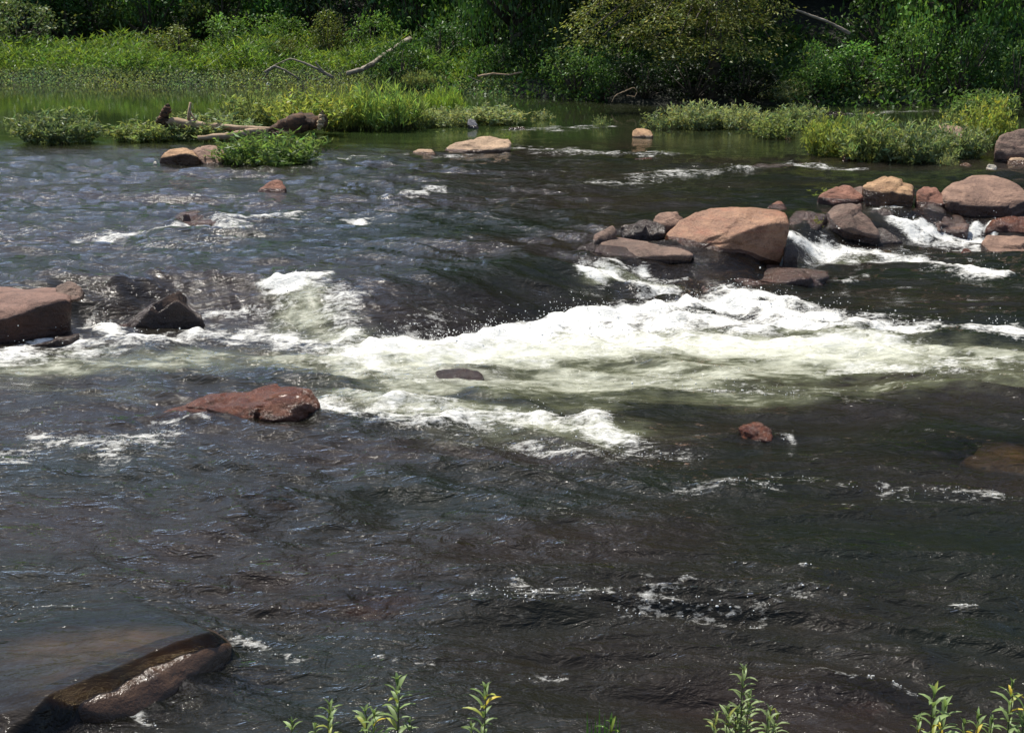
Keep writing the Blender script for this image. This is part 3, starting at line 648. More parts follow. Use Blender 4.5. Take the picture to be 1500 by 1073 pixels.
SHALLOW = [  # (x, y) in the photograph, half sizes in metres, how clear
    ((150, 965), .62, .36, .85), ((280, 1000), .5, .3, .9), ((150, 1040), .4, .2, .8), ((560, 880), .45, .25, .6), ((400, 735), .3, .18, .6), ((1265, 1030), .3, .2, .55), ((1470, 665), .8, .35, .8),
    ((340, 610), .9, .35, .8), ((1110, 635), .35, .25, .7), ((690, 552), .4, .25, .7), ((1110, 400), 1.2, .6, .85), ((1020, 428), .6, .35, .85),
    ((1375, 328), .6, .4, .85), ((1240, 340), .7, .35, .6), ((270, 318), 1.0, .5, .6), ((200, 455), .7, .45, .7), ((60, 480), .8, .5, .6), ((700, 440), 1.2, .4, .35),
    ((1160, 243), 1.0, .6, .6), ((700, 880), .3, .2, .3), ((1440, 270), 2.5, .8, .45), ((280, 235), 1.0, .6, .6), ((700, 212), .9, .8, .6), ((900, 370), .6, .4, .6),
    ]
def build_water():
    Hd = 3.0
    # rows get farther apart with distance the way the eye needs them
    ys = [3.6]
    while ys[-1] < 44:
        y = ys[-1]; ys.append(y + max(0.011, 1.15 * y * y / (Hd * 1406)))
    ys = np.array(ys)
    u = np.concatenate([np.linspace(-0.85, -0.40, 90)[:-1], np.linspace(-0.40, 0.40, 860), np.linspace(0.40, 0.85, 90)[1:]])
    nx, ny = len(u), len(ys)
    Y = np.repeat(ys[:, None], nx, 1); X = u[None, :] * (Y + 0.6)
    # beyond the fan's reach the river still runs on
    X = X.ravel(); Y = Y.ravel()
    base = level(X, Y)
    w1 = 0.16 * pn(X * 1.6, Y * 1.6, 81) + 0.10 * pn(X * 4.2, Y * 4.2, 82); w2 = 0.20 * pn(X * 1.4 + 5, Y * 1.6, 83) + 0.12 * pn(X * 4.0, Y * 4.4, 84)
    far = np.clip(Y / 12, .4, 1.5)
    foam = stroke_field(X + w1 * far, Y + w2 * far, FOAM_AND_GLINTS); aer = stroke_field(X + w1, Y + w2, AER)  # foam also holds the sun sparkles painted in as near specks
    br = sst(-.35, .45, pn(X * 3.1, Y * 2.6, 85) + .5 * pn(X * 8, Y * 7, 86))
    weak = 1 - sst(.9, 1.2, foam); foam = foam * (1 - weak * .42 * (1 - br)) * 1.06 + 0.19 * aer * sst(.3, .9, aer)
    s = Y - np.interp(X, _gx, _gy)
    # choppiness
    A = 1.0 - 0.72 * sst(23.0, 25.6, Y + 0.10 * X) - 0.265 * sst(25, 28, Y)
    A = A * (1 + 0.15 * np.exp(-((X + 4) / 4.0) ** 2) * sst(13, 15, Y) * (1 - sst(22, 25, Y)))
    A *= (1 - 0.12 * (1 - sst(5.5, 7.5, Y)))
    A = A + 0.6 * np.clip(foam, 0, 1)
    wx = 0.5 * pn(X * 0.45, Y * 0.5, 21); wy = 0.35 * pn(X * 0.5 + 7, Y * 0.45, 22)
    x0, y0 = X + wx, Y + wy; x = x0 * .966 - y0 * .259; y = x0 * .259 + y0 * .966
    def rid(sx, sy, seed): return 0.42 - np.abs(pn(x * sx, y * sy, seed))
    patch = 0.6 + 0.55 * sst(-0.35, 0.45, pn(X * 0.35, Y * 0.5, 31))
    h = 0.034 * pn(x * 0.5, y * 0.8, 1) + 0.062 * rid(0.62, 1.8, 2) + 0.052 * pn(x * 1.2, y * 3.3, 3) * patch
    h += (0.033 * rid(1.6, 5.8, 4) + 0.012 * pn(x * 3.4, y * 10.5, 5)) * patch + 0.002 * pn(x * 8, y * 19, 6) * patch
    h *= A
    # foam piles up
    fc = np.clip(foam, 0, 1.3)
    h += fc * (0.040 * pn(X * 2.2, Y * 3.2, 41) + 0.018 * pn(X * 6, Y * 8, 42) + 0.006 * pn(X * 17, Y * 17, 43) + 0.008) * sst(0.2, 0.8, fc)
    # streaks down the slope of the fall
    onslope = sst(0.0, 0.25, s) * (1 - sst(0.9, 1.6, s))
    h += onslope * 0.014 * pn((X + 0.6 * s) * 7.5, Y * 1.6, 51)
    # flow humps over stones
    for (px, py, rx, ry, a) in [(700, 425, 1.0, .45, .05), (470, 430, .4, .35, .07), (430, 416, .25, .15, .04), (1085, 428, .45, .25, .06), (1375, 325, .5, .35, .06), (270, 312, .9, .4, .05),
                                (620, 600, .6, .2, .04), (560, 900, .5, .16, -.05), (700, 895, .3, .14, .06), (800, 920, .35, .1, -.04), (600, 870, .6, .15, .03), (1100, 400, 1.0, .35, .04),
                                (880, 970, .5, .12, -.035), (1180, 850, .16, .1, .05), (1400, 620, 1.2, .3, -.05), (1150, 590, 1.3, .25, .04), (50, 405, 1.3, .3, .05), (200, 430, .6, .3, .06)]:
        c = at(px, py); h += a * np.exp(-((X - c.x) / rx) ** 2 - ((Y - c.y) / ry) ** 2)
    # the slab lifts a thin sheet of water
    Z = base + h
    clear = np.zeros_like(X)
    for (q, rx, ry, k) in SHALLOW:
        c = at(*q); clear = np.maximum(clear, k * np.exp(-(((X - c.x) / rx) ** 2 + ((Y - c.y) / ry) ** 2) ** 1.5))
    murk = 1 - np.clip(clear * (0.85 + 0.3 * pn(X * 3, Y * 4, 61)), 0, 1)
    u_, v_, ln_ = crest(X, Y)
    v_ = v_ + .035 * pn(u_ * 3.2, u_ * 0 + 4, 95) + .015 * pn(u_ * 9, u_ * 0 + 8, 96)
    k = sst(.0, 0.075, v_) * (1 - sst(0.7, 1.35, v_)) * (1 - sst(ln_ - .08, ln_ + .12, u_)) * sst(-.55, .0, u_)
    Z = base + h * (1 - .75 * k) + k * (0.155 - 0.085 * sst(0, .9, v_) - .0 * u_)
    rip = np.clip(A, 0.02, 1.1) * (1 - 0.6 * k)
    i = np.arange(ny - 1)[:, None] * nx + np.arange(nx - 1)[None, :]
    Q = np.stack([i, i + 1, i + nx + 1, i + nx], -1).reshape(-1, 4)
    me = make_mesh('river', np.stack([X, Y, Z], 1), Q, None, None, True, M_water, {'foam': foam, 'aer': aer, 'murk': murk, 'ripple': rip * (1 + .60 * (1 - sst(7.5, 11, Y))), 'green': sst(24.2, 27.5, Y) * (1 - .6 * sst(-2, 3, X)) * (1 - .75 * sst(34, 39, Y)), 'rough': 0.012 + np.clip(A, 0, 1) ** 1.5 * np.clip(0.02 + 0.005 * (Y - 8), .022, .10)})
    o = link('river', me); tag(o, 'rushing dark river water with white foam and reflections', 'river', None, 'structure')
    return X, Y, Z, foam
WX, WY, WZ, WF = build_water()

# ------------------------------------------------------------------ ground: river bed and both banks, one sheet
def ground_h(X, Y):
    bed = level(X, Y) - 0.62 + 0.10 * pn(X * 0.9, Y * 0.9, 71) + 0.06 * pn(X * 2.3, Y * 2.3, 72)
    sF = Y - shore(X)
    right = sst(-2, 3, X)
    bank = 0.20 + 0.45 * sst(0.1, 1.6, sF) + 0.035 * np.clip(sF, 0, 9) + (0.24 + 0.06 * right) * np.clip(sF - 8 + 4 * right, 0, 40) + 0.12 * pn(X * 0.4, Y * 0.4, 73) * sst(0.5, 3, sF)
    k = sst(-1.2, 0.5, sF)
    z = bed * (1 - k) + bank * k
    n = 4.9 - Y + 0.25 * pn(X * 0.7, X * 0 + 2, 74)
    near = 0.0 + 0.42 * sst(-0.3, 1.2, n) + 0.16 * np.clip(n - .6, 0, 7) + 0.03 * pn(X * 2, Y * 2, 75)
    kn = sst(-0.7, 0.3, n)
    z = z * (1 - kn) + near * kn
    return z, np.maximum(sst(-0.9, -0.2, sF), sst(-.2, .3, n))
gy = np.concatenate([np.linspace(-12, 3, 40), np.linspace(3.1, 12, 120), np.linspace(12.1, 30, 120), np.linspace(30.2, 46, 120), np.linspace(46.5, 140, 90)])
gx = np.concatenate([np.linspace(-140, -30, 40), np.linspace(-29, 29, 320), np.linspace(30, 140, 40)])
GX, GY = np.meshgrid(gx, gy); GX = GX.ravel(); GY = GY.ravel(); GZ, GL = ground_h(GX, GY)
i = np.arange(len(gy) - 1)[:, None] * len(gx) + np.arange(len(gx) - 1)[None, :]
Q = np.stack([i, i + 1, i + len(gx) + 1, i + len(gx)], -1).reshape(-1, 4)
o = link('ground', make_mesh('ground', np.stack([GX, GY, GZ], 1), Q, None, None, True, M_ground, {'land': GL}))
tag(o, 'brown river bed and grassy river banks', 'ground', None, 'structure')
def gh(x, y): return float(ground_h(np.array([float(x)]), np.array([float(y)]))[0][0])

# spray thrown up along the falls, and near bubbles that also paint sun glints: nobody could count it
def build_spray():
    rng = np.random.default_rng(5); bag = Bag()
    p = np.clip(WF - 0.72, 0, 0.5) * np.gradient(WY.reshape(-1, 1038), axis=0).ravel() * WY if False else np.clip(WF - 0.72, 0, 0.5) * (WY ** 3) * ((WY < 19))
    idx = rng.choice(len(WX), 3000, p=p / p.sum())
    pos = np.stack([WX[idx], WY[idx], WZ[idx]], 1) + rng.normal(0, .05, (3000, 3))
    pos[:, 2] = WZ[idx] + rng.exponential(0.05, 3000) + 0.0
    r = np.exp(rng.normal(math.log(0.0032), 0.45, 3000))
    p2 = np.clip(WF, 0, 0.5) * (WF > 0.15) * (WY ** 1.5) * (WY < 11.5)  # near bubbles, which double as painted sun glints
    idx = rng.choice(len(WX), 1300, p=p2 / p2.sum())
    pos2 = np.stack([WX[idx], WY[idx], WZ[idx] + 0.002], 1); r2 = np.exp(rng.normal(math.log(0.0031), 0.35, 1300))
    pos = np.concatenate([pos, pos2]); r = np.concatenate([r, r2])
    V, T = ico(1)
    n = len(pos); VV = (pos[:, None, :] + V[None] * r[:, None, None] * rng.uniform(.7, 1.3, (n, 1, 3))).reshape(-1, 3)
    TT = (T[None] + (np.arange(n) * len(V))[:, None, None]).reshape(-1, 3)
    m, nt, out = newmat('water_drop')
    d = N(nt, 'ShaderNodeBsdfPrincipled'); d.inputs['Base Color'].default_value = (.92, .92, .88, 1); d.inputs['Roughness'].default_value = .25
    L(nt, d.outputs[0], out.inputs['Surface'])
    o = link('spray', make_mesh('spray', VV, None, TT, None, True, m)); tag(o, 'white drops of spray, bubbles and painted glints on the rapids', 'spray', None, 'stuff')
build_spray()

# ------------------------------------------------------------------ plants in the river (leafy clumps on stems)
def willow_mesh(seed, n_stem, lean=0.35, leaf=(.085, .017), per=16, blades=False, yellow=.03, round_=False, rise=.55):
    """unit clump: radius 1 wide, 1 high; foliage and stem meshes"""
    rng = np.random.default_rng(seed); fb = Bag(); sb = Bag()
    for k in range(n_stem):
        a = rng.uniform(0, 2 * math.pi); r = math.sqrt(rng.random()) * 0.82
        bx, by = r * math.cos(a), r * math.sin(a)
        top = (1 - 0.6 * r ** 2.2) * rng.uniform(.35, 1.2)
        ln = lean * (0.35 + r) * rng.uniform(.4, 1.3)
        dx = math.cos(a) * ln + rng.normal(0, .09); dy = math.sin(a) * ln + rng.normal(0, .09)
        t = np.linspace(0, 1, 5)
        pts = np.stack([bx + dx * t ** 1.6, by + dy * t ** 1.6, top * t], 1)
        if blades:
            w = rng.uniform(.7, 1.2) * leaf[1]
            side = np.array([-math.sin(a + rng.normal(0, 1)), math.cos(a + rng.normal(0, 1)), 0]); pts[:, 2] = top * (1.15 * t - .18 * t ** 3)
            pts[:, :2] += np.stack([dx * .5 * t ** 3, dy * .5 * t ** 3], 1)
            ww = np.array([.7, 1, .9, .6, .05])[:, None] * w
            V = np.concatenate([pts + side * ww, pts - side * ww]); Qd = [(j, j + 1, j + 6, j + 5) for j in range(4)]
            fb.add(V, Qd, None, np.repeat(tints(rng, 1, .25, yellow), 10, 0)); continue
        tube(sb, pts[[0, 2, 4]], [.007, .006, .003], 3)
        m = per; tt = rng.uniform(.18, 1.0, m); C = np.stack([np.interp(tt, t, pts[:, q]) for q in range(3)], 1)
        D = rdir(rng, m, rise, .7); U = perp(rng, D)
        leaves(fb, C, D, U, rng.uniform(.7, 1.25, m) * leaf[0], rng.uniform(.8, 1.25, m) * leaf[1], tints(rng, m, .22, yellow) * rng.uniform(.8, 1.2))
    if not sb.V: tube(sb, [(0, 0, 0), (0.02, 0, .2)], [.01, .005], 3)
    return fb.mesh('clump_leaves', M_leaf), sb.mesh('clump_stems', M_stem)
PROTO = {
    'willow': [willow_mesh(s, 135, .48, (.22, .055), 19, False, .02) for s in (1, 2, 3)],
    'broad': [willow_mesh(s, 150, .30, (.15, .06), 18, False, .08) for s in (11, 12)],
    'grass': [willow_mesh(s, 250, .24, (.26, .03), 15, False, .04, rise=1.5) for s in (21, 22)],
    'sparse': [willow_mesh(s, 34, .5, (.24, .06), 12, False, .05) for s in (31, 32)],
}
_pc = {}
def plant(kind, px, py, wpx, hpx, color, label, cat='bush', group='leafy plant clumps standing in the river', depth=0.75, D=None, name=None, rz=None):
    base = at(px, py) if D is None else P(px, py, D)
    if D is not None: base.z = min(base.z, gh(base.x, base.y)) if False else base.z
    Dd = base.y; rx = wpx / F * Dd / 2 / 1.06; hz = hpx / F * Dd * 1.04
    base.y += rx * depth * 0.5; base.x *= base.y / Dd
    k = _pc.get(kind, 0); _pc[kind] = k + 1
    fm, sm = PROTO[kind][k % len(PROTO[kind])]
    nm = name or {'willow': 'willow_bush', 'broad': 'leafy_bush', 'grass': 'grass_clump', 'sparse': 'small_plant'}[kind]
    t = thing(nm, label, cat, base, 0, (1, 1, 1), group)
    sc3 = (rx, rx * depth, hz)
    zr = rz if rz is not None else random.choice((0, math.pi)) + random.uniform(-.2, .2)
    f = link('foliage', fm, t, (0, 0, -0.02), zr, sc3); f.color = (*color, 1)
    s = link('stem', sm, t, (0, 0, -0.02), zr, sc3)
    return t
G1 = (.24, .29, .14); G2 = (.26, .31, .12); GY_ = (.33, .38, .10); GD = (.16, .24, .075); GB = (.28, .40, .075); GS = (.33, .37, .19)
plant('willow', 85, 211, 112, 46, (.19, .24, .115), 'lone grey-green bush standing in the water at the far left')
plant('willow', 212, 208, 90, 30, G2, 'low sprawling bush at the left end of the drift log')
plant('willow', 300, 205, 130, 34, G1, 'low leafy tangle growing along the middle of the drift log')
plant('willow', 392, 244, 138, 46, GD, 'dense dark-green bush beside the pinkish triangular stone')
plant('willow', 372, 190, 92, 54, G2, 'olive bush behind the drift log, left of the bright yellow-green bush')
plant('willow', 450, 190, 100, 50, GY_, 'bright yellow-green bush behind the raised root of the drift log', D=27.0)
plant('grass', 560, 192, 124, 60, (.27, .37, .10), 'tallest bright-green grass clump in the middle of the channel', 'grass clump')
plant('grass', 500, 192, 70, 50, GY_, 'yellowish grass clump between the log root and the tallest grass clump', 'grass clump')
plant('willow', 605, 188, 60, 34, G2, 'small bush at the right foot of the tallest grass clump')
plant('willow', 655, 186, 76, 28, GS, 'pale bush just left of the upright blue-grey stone')
plant('grass', 650, 176, 60, 40, GB, 'grass clump with a brownish base behind the pale mid-channel bush', 'grass clump')
plant('willow', 722, 183, 82, 26, GS, 'pale low bush above the long flat tan boulder')
plant('sparse', 795, 176, 34, 16, GS, 'tiny pale plant alone right of the pale low bushes')
plant('sparse', 880, 188, 26, 20, G1, 'small thin plant in mid-channel, left of the square tan stone')
plant('sparse', 962, 190, 50, 30, G1, 'small open plant behind the square tan stone')
plant('willow', 1018, 190, 70, 38, GS, 'pale bush at the left of the middle-right island, next to open water')
plant('willow', 1078, 189, 76, 34, GS, 'pale bush with a tan stone beside it on the middle-right island')
plant('willow', 1135, 203, 66, 34, G2, 'greener bush at the right front of the middle-right island')
plant('willow', 1168, 186, 70, 30, G1, 'low bush linking the middle-right island to the right bush island')
plant('willow', 1212, 230, 72, 58, GY_, 'yellowish bush at the left end of the right bush island')
plant('willow', 1272, 238, 96, 58, G2, 'green bush behind the reddish stone on the right bush island')
plant('willow', 1336, 240, 100, 56, G1, 'grey-green bush at the centre of the right bush island')
plant('willow', 1400, 234, 90, 50, G1, 'grey-green bush in front of the pale pointed rock')
plant('broad', 1448, 216, 90, 66, GY_, 'tall yellow-flecked broad-leaved bush at the right end of the right island')
plant('broad', 1402, 205, 70, 40, G2, 'broad-leaved bush behind the pale pointed rock')
plant('willow', 1262, 205, 90, 34, GD, 'darker bush at the back of the right bush island')
plant('sparse', 1222, 292, 56, 16, (.25, .3, .07), 'low yellow-green sprigs at the left end of the right rock row', 'plant', 'small plants among the rocks')
plant('sparse', 1196, 338, 18, 20, (.3, .34, .05), 'bright sprig on the left flank of the grey pyramid boulder', 'plant', 'small plants among the rocks')
plant('sparse', 744, 212, 16, 22, (.22, .3, .06), 'sprig growing at the right end of the long flat tan boulder', 'plant', 'small plants among the rocks')
plant('sparse', 1388, 245, 30, 24, GS, 'pale leafy sprig at the water before the right bush island', 'plant', 'small plants among the rocks')
# plants along the far shoreline
plant('willow', 1142, 152, 76, 30, GS, 'pale shoreline bush just right of the black shade under the overhanging tree', group='low bushes on the far shoreline')
plant('willow', 1190, 150, 60, 36, G1, 'shoreline bush left of the widest far shoreline bush', group='low bushes on the far shoreline')
plant('willow', 1262, 151, 110, 32, GS, 'widest pale shoreline bush left of the pointed reddish rock', group='low bushes on the far shoreline')
plant('grass', 680, 133, 44, 28, GB, 'bright grass tuft on the far shore above the pale low bushes', 'grass clump', 'low bushes on the far shoreline')
plant('grass', 615, 132, 56, 24, G2, 'grass tuft on the far shore behind the tallest grass clump', 'grass clump', 'low bushes on the far shoreline')
plant('sparse', 1028, 145, 40, 22, G2, 'thin plant at the water\'s edge in the shade of the overhanging tree', group='low bushes on the far shoreline')
plant('willow', 1440, 170, 90, 34, GD, 'dark shaded bush at the water below the far right bank', group='low bushes on the far shoreline')

# ------------------------------------------------------------------ drift log
Dl = 26.3
def Lp(px, py, dd=0.0): return P(px, py, Dl + dd)
t = thing('drift_log', 'long weathered drift log with a raised dark root end lying among the bushes', 'log', Lp(330, 196))
loc = Vector(t.location)
def part(parent, name, mat, build, smooth=True):
    b = Bag(); build(b); o = link(name, b.mesh(name, mat, smooth), parent); return o
def rel(pts): return [tuple(p - loc) for p in pts]
part(t, 'trunk', M_drift, lambda b: tube(b, rel([Lp(240, 177), Lp(262, 180), Lp(290, 183), Lp(330, 187), Lp(370, 190), Lp(400, 191), Lp(420, 186)]), [.07, .085, .075, .065, .06, .06, .07], 10, .14, 1))
part(t, 'branch', M_drift, lambda b: tube(b, rel([Lp(290, 202, -.5), Lp(330, 199, -.5), Lp(360, 195, -.3), Lp(395, 191)]), [.04, .06, .07, .05], 9, .16, 2))
def root(b):
    tube(b, rel([Lp(388, 196), Lp(410, 187), Lp(432, 181, -.1), Lp(455, 178, -.1), Lp(476, 178, -.1)]), [.05, .12, .16, .14, .12], 12, .22, 3)
    tube(b, rel([Lp(415, 180), Lp(432, 174), Lp(450, 171)]), [.05, .08, .05], 8, .2, 4)
    tube(b, rel([Lp(470, 172), Lp(473, 162)]), [.05, .015], 6, .2, 5)
    tube(b, rel([Lp(400, 198, -.2), Lp(420, 194, -.2), Lp(440, 192, -.2)]), [.04, .06, .03], 7, .2, 6)
part(t, 'root', M_rot, root)
part(t, 'broken_end', M_heart, lambda b: tube(b, rel([Lp(471, 168, -.30), Lp(470, 178, -.34), Lp(467, 190, -.30)]), [.05, .07, .03], 8, .15, 8))
part(t, 'stump', M_rot, lambda b: tube(b, rel([Lp(238, 182), Lp(240, 172), Lp(243, 162), Lp(246, 155)]), [.13, .10, .08, .045], 9, .2, 7))
s_ = thing('dead_stick', 'bare forked stick standing upright on the drift log', 'stick', Lp(277, 182))
loc = Vector(s_.location)
part(s_, 'stem', M_drift, lambda b: tube(b, rel([Lp(276, 183), Lp(277, 166), Lp(279, 150)]), [.035, .03, .022], 6, .1, 9))
part(s_, 'fork', M_drift, lambda b: tube(b, rel([Lp(278, 164), Lp(284, 173), Lp(290, 182)]), [.018, .018, .016], 6, .1, 9))
b = Bag(); q0 = P(427, 144, 27.4); tube(b, [tuple(P(428, 152, 27.4) - q0), tuple(P(427, 144, 27.4) - q0), tuple(P(426, 135, 27.4) - q0)], [.045, .04, .02], 7, .15, 3)
tag(link('dead_stick', b.mesh('dead_stick', M_drift, True), None, q0), 'short pale stub poking up between the olive and yellow-green bushes', 'stick')

# dead branches on the far bank
def snag(name, label, cat, D, lines, mat):
    t = thing(name, label, cat, P(lines[0][0][0], lines[0][0][1], D)); l0 = Vector(t.location)
    for k, (a, *rest, r0, r1) in enumerate(lines):
        pts = [P(q[0], q[1], D + (q[2] if len(q) > 2 else 0)) - l0 for q in (a, *rest)]
        rr = np.linspace(r0, r1, len(pts)) * .7; b = Bag(); tube(b, [tuple(p) for p in pts], rr, 7, .12, k)
        link('trunk' if k == 0 else 'branch', b.mesh('limb', mat, True), t)
    return t
snag('dead_branch', 'grey dead branch arching down to the water left of the other dead branches', 'branch', 38.2,
     [((388, 106), (402, 97), (418, 103), (438, 116), .05, .03), ((402, 97), (395, 104), (388, 112), .03, .02)], M_pale)
snag('dead_branch', 'forked bleached branch on the green bank left of the fallen trunk', 'branch', 38.4,
     [((425, 86), (445, 92), (465, 101), (488, 114), .03, .06), ((462, 91), (468, 99), (476, 107), .03, .04), ((425, 86), (410, 92), (398, 98), .03, .02)], M_pale)
snag('fallen_trunk', 'slanting fallen trunk with pale patches climbing the far bank', 'log', 38.4,
     [((508, 108), (530, 102, .2), (545, 94, .6), (562, 82, 1.2), (578, 72, 1.8), (600, 58, 2.5), .08, .13), ((530, 102, .2), (540, 94, .3), (546, 92, .4), .04, .02)], M_pale)
snag('bare_limb', 'bare pale limb slanting through the dark trees at upper right', 'branch', 32.6,
     [((1165, 15), (1185, 22), (1210, 31), (1228, 40), (1245, 50), .035, .06)], M_pale)
snag('dead_branch', 'thin brown branch on the dark bank right of the bright grass tuft', 'branch', 36.4,
     [((700, 112), (722, 108), (745, 110), (765, 106), .04, .03)], M_drift)
snag('dead_branch', 'curled bare twig at the shaded waterline under the overhanging tree', 'branch', 33.0,
     [((905, 138), (915, 134), (928, 128), (934, 134), (930, 142), (918, 140), .016, .012), ((905, 138), (900, 142), (896, 150), .016, .01)], M_drift)
snag('dead_branch', 'thin pale twig leaning out at the edge of the bright grass tuft', 'branch', 36.2,
     [((686, 112), (694, 116), (706, 120), .015, .012)], M_pale)
V, T = ico(3); fp = at(393, 127)
fv = V * np.array([.05, .05, .075]) * (1 + .25 * (V[:, 2:3] < -.2)); fv[:, 2] += .05
fl = link('float', make_mesh('float', fv, None, T, None, True, plain('white_plastic', (.8, .8, .78), .4)), None, fp)
tag(fl, 'tiny white float on the still water below the dead branches', 'float')

# ------------------------------------------------------------------ bank growth, nobody could count it
def bank_growth():
    rng = np.random.default_rng(77)
    def field(n, xr, dr, hgt, lean, wid, per, keep=None):
        bag = Bag()
        x = rng.uniform(*xr, n); s = rng.uniform(*dr, n); y = shore(x) + s
        z = ground_h(x, y)[0]
        k = np.ones(n, bool) if keep is None else keep(x, s)
        x, y, z, s = x[k], y[k], z[k], s[k]; n = len(x)
        hh = hgt(x, s) * rng.uniform(.6, 1.25, n)
        for j in range(per):
            a = rng.uniform(0, 2 * math.pi, n)
            b = np.stack([x + rng.normal(0, .10, n), y + rng.normal(0, .10, n), z + hh * rng.uniform(0, .75, n) * (j % 3 > 0)], 1)
            D = unit(np.stack([np.cos(a) * lean + .18, np.sin(a) * lean, np.ones(n) * rng.uniform(.2, 1.0, n)], 1))
            U = perp(rng, D)
            patch = pn(x * .5, y * .7, 91)[:, None]
            tn = tints(rng, n, .28, .03) * (1 + .25 * patch * np.array([1.0, .5, -.4]))
            leaves(bag, b, D, U, hh * rng.uniform(.18, .42, n), wid * rng.uniform(.7, 1.3, n), tn)
        return bag
    hm = lambda x, s: .42 + .38 * sst(-.3, .6, pn(x * .45, s * .5 + 3, 92)) + 0.0 * s
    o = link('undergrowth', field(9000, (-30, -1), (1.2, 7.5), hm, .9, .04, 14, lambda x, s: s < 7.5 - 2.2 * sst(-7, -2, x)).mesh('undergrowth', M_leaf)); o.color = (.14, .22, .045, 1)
    tag(o, 'bright sunlit weeds and grasses covering the left far bank', 'undergrowth', None, 'stuff')
    o = link('grass', field(8000, (-30, 0), (.15, 1.3), lambda x, s: .24 + 0 * x, .9, .035, 6).mesh('grass', M_leaf)); o.color = (.20, .26, .115, 1)
    tag(o, 'low grey-green fringe of creeping plants along the left waterline', 'grass', None, 'stuff')
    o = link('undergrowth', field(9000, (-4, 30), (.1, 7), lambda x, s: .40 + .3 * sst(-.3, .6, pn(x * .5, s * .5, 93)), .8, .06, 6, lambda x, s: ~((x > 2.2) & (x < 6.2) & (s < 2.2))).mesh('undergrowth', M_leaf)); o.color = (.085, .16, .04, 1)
    tag(o, 'dark green weeds covering the shaded right part of the far bank', 'undergrowth', None, 'stuff')
    o = link('grass', None) if False else None
bank_growth()

# ------------------------------------------------------------------ shrubs and trees
def crown_bag(seed, n_clump, per, size, leaf, shape='round', droop=0.0, spread=.20, low=0.0):
    """unit crown: radius 1, height 1 from z=0"""
    rng = np.random.default_rng(seed); bag = Bag(); cents = []
    for k in range(n_clump):
        while True:
            v = rng.uniform(-1, 1, 3); r = np.linalg.norm(v)
            if .35 < r < 1: break
        c = np.array([v[0] * .85, v[1] * .85, low + (1 - low) * (.5 + .5 * v[2]) * .95])
        cents.append(c)
        n = int(per * rng.uniform(.6, 1.4)); sp = spread * rng.uniform(.7, 1.3)
        o = rng.normal(size=(n, 3)) * np.array([sp, sp, sp * .55])
        o[:, 2] -= droop * (o[:, 0] ** 2 + o[:, 1] ** 2) / sp
        C = c + o
        C[:, 2] = np.maximum(C[:, 2], .01)
        kp = vn3(C * (3.2 if per < 100 else 6.0) + seed, seed) + .5 * vn3(C * 9.0, seed + 1) > -.22
        C, o = C[kp], o[kp]; n = len(C)
        if not n: continue
        D = unit(o * np.array([1, 1, .4]) + rng.normal(size=(n, 3)) * sp * .9 + np.array([0, 0, -droop * sp]))
        U = perp(rng, D); U[:, 2] *= .5; U = unit(U)
        leaves(bag, C, D, U, rng.uniform(.7, 1.3, n) * leaf[0], rng.uniform(.7, 1.3, n) * leaf[1], tints(rng, n, .22, .015) * math.exp(rng.normal(0, .22)))
    return bag, cents
def shrub_mesh(seed, n_clump=34, per=85, leaf=(.08, .042)):
    bag, cents = crown_bag(seed, n_clump, per, 1, leaf, spread=.125)
    sb = Bag(); rnd = random.Random(seed)
    for k, c in enumerate(cents[::2]):
        tube(sb, [(c[0] * .1, c[1] * .1, 0), (c[0] * .5, c[1] * .5, c[2] * .55), tuple(c)], [.03, .02, .008], 5, .1, k)
    return bag.mesh('shrub_leaves', M_leaf_t), sb.mesh('shrub_stems', M_bark, True)
def tree_mesh(seed, n_clump=95, per=140, leaf=(.042, .024), low=.05, trunk=.03):
    bag, cents = crown_bag(seed, n_clump, per, 1, leaf, spread=.11, low=low)
    sb = Bag(); rnd = random.Random(seed)
    tube(sb, [(0, 0, -.03), (.01, .01, .2), (-.01, .02, .45), (.02, 0, .7), (.0, .0, .9)], [trunk * 1.35, trunk, trunk * .8, trunk * .5, trunk * .15], 9, .08, seed)
    for k, c in enumerate(cents[::2]):
        z0 = max(.12, c[2] * .6); tube(sb, [(0, 0, z0), (c[0] * .5, c[1] * .5, z0 + (c[2] - z0) * .4), tuple(c)], [trunk * .4, trunk * .25, trunk * .07], 5, .1, k)
    return bag.mesh('tree_leaves', M_leaf_t), sb.mesh('tree_trunk', M_bark, True)
SHRUB = [shrub_mesh(s) for s in (101, 102, 103, 104)]
TREE = [tree_mesh(s) for s in (201, 202, 203)]
_sc = [0]
def shrub(px, py, wpx, hpx, D, color, label, group='shrubs on the far bank'):
    p = P(px, py, D); g = gh(p.x, D); top = P(px, py - hpx, D).z
    w = wpx / F * D / 2; h = max(top - g + .1, .3)
    fm, sm = SHRUB[_sc[0] % 4]; _sc[0] += 1
    t = thing('shrub', label, 'shrub', (p.x, D, g - .06), 0, (1, 1, 1), group)
    zr = random.uniform(0, 6.28)
    f = link('foliage', fm, t, (0, 0, 0), zr, (w, w, h)); f.color = (*color, 1)
    link('stem', sm, t, (0, 0, 0), zr, (w, w, h)); return t
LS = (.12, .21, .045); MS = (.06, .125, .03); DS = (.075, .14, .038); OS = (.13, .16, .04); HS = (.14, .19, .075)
shrub(30, 100, 150, 105, 46.5, HS, 'pale grey-green shrub at the far left edge of the bank')
shrub(100, 70, 120, 75, 49, MS, 'shaded shrub between the far-left pale shrub and the dark wood')
shrub(262, 98, 110, 60, 43.5, OS, 'rounded olive mound in the sunlit left bank')
shrub(345, 92, 110, 70, 45.0, LS, 'bright vine-covered shrub right of the olive mound')
shrub(410, 84, 100, 62, 46.0, LS, 'bright shrub with arching vines above the forked bleached branch')
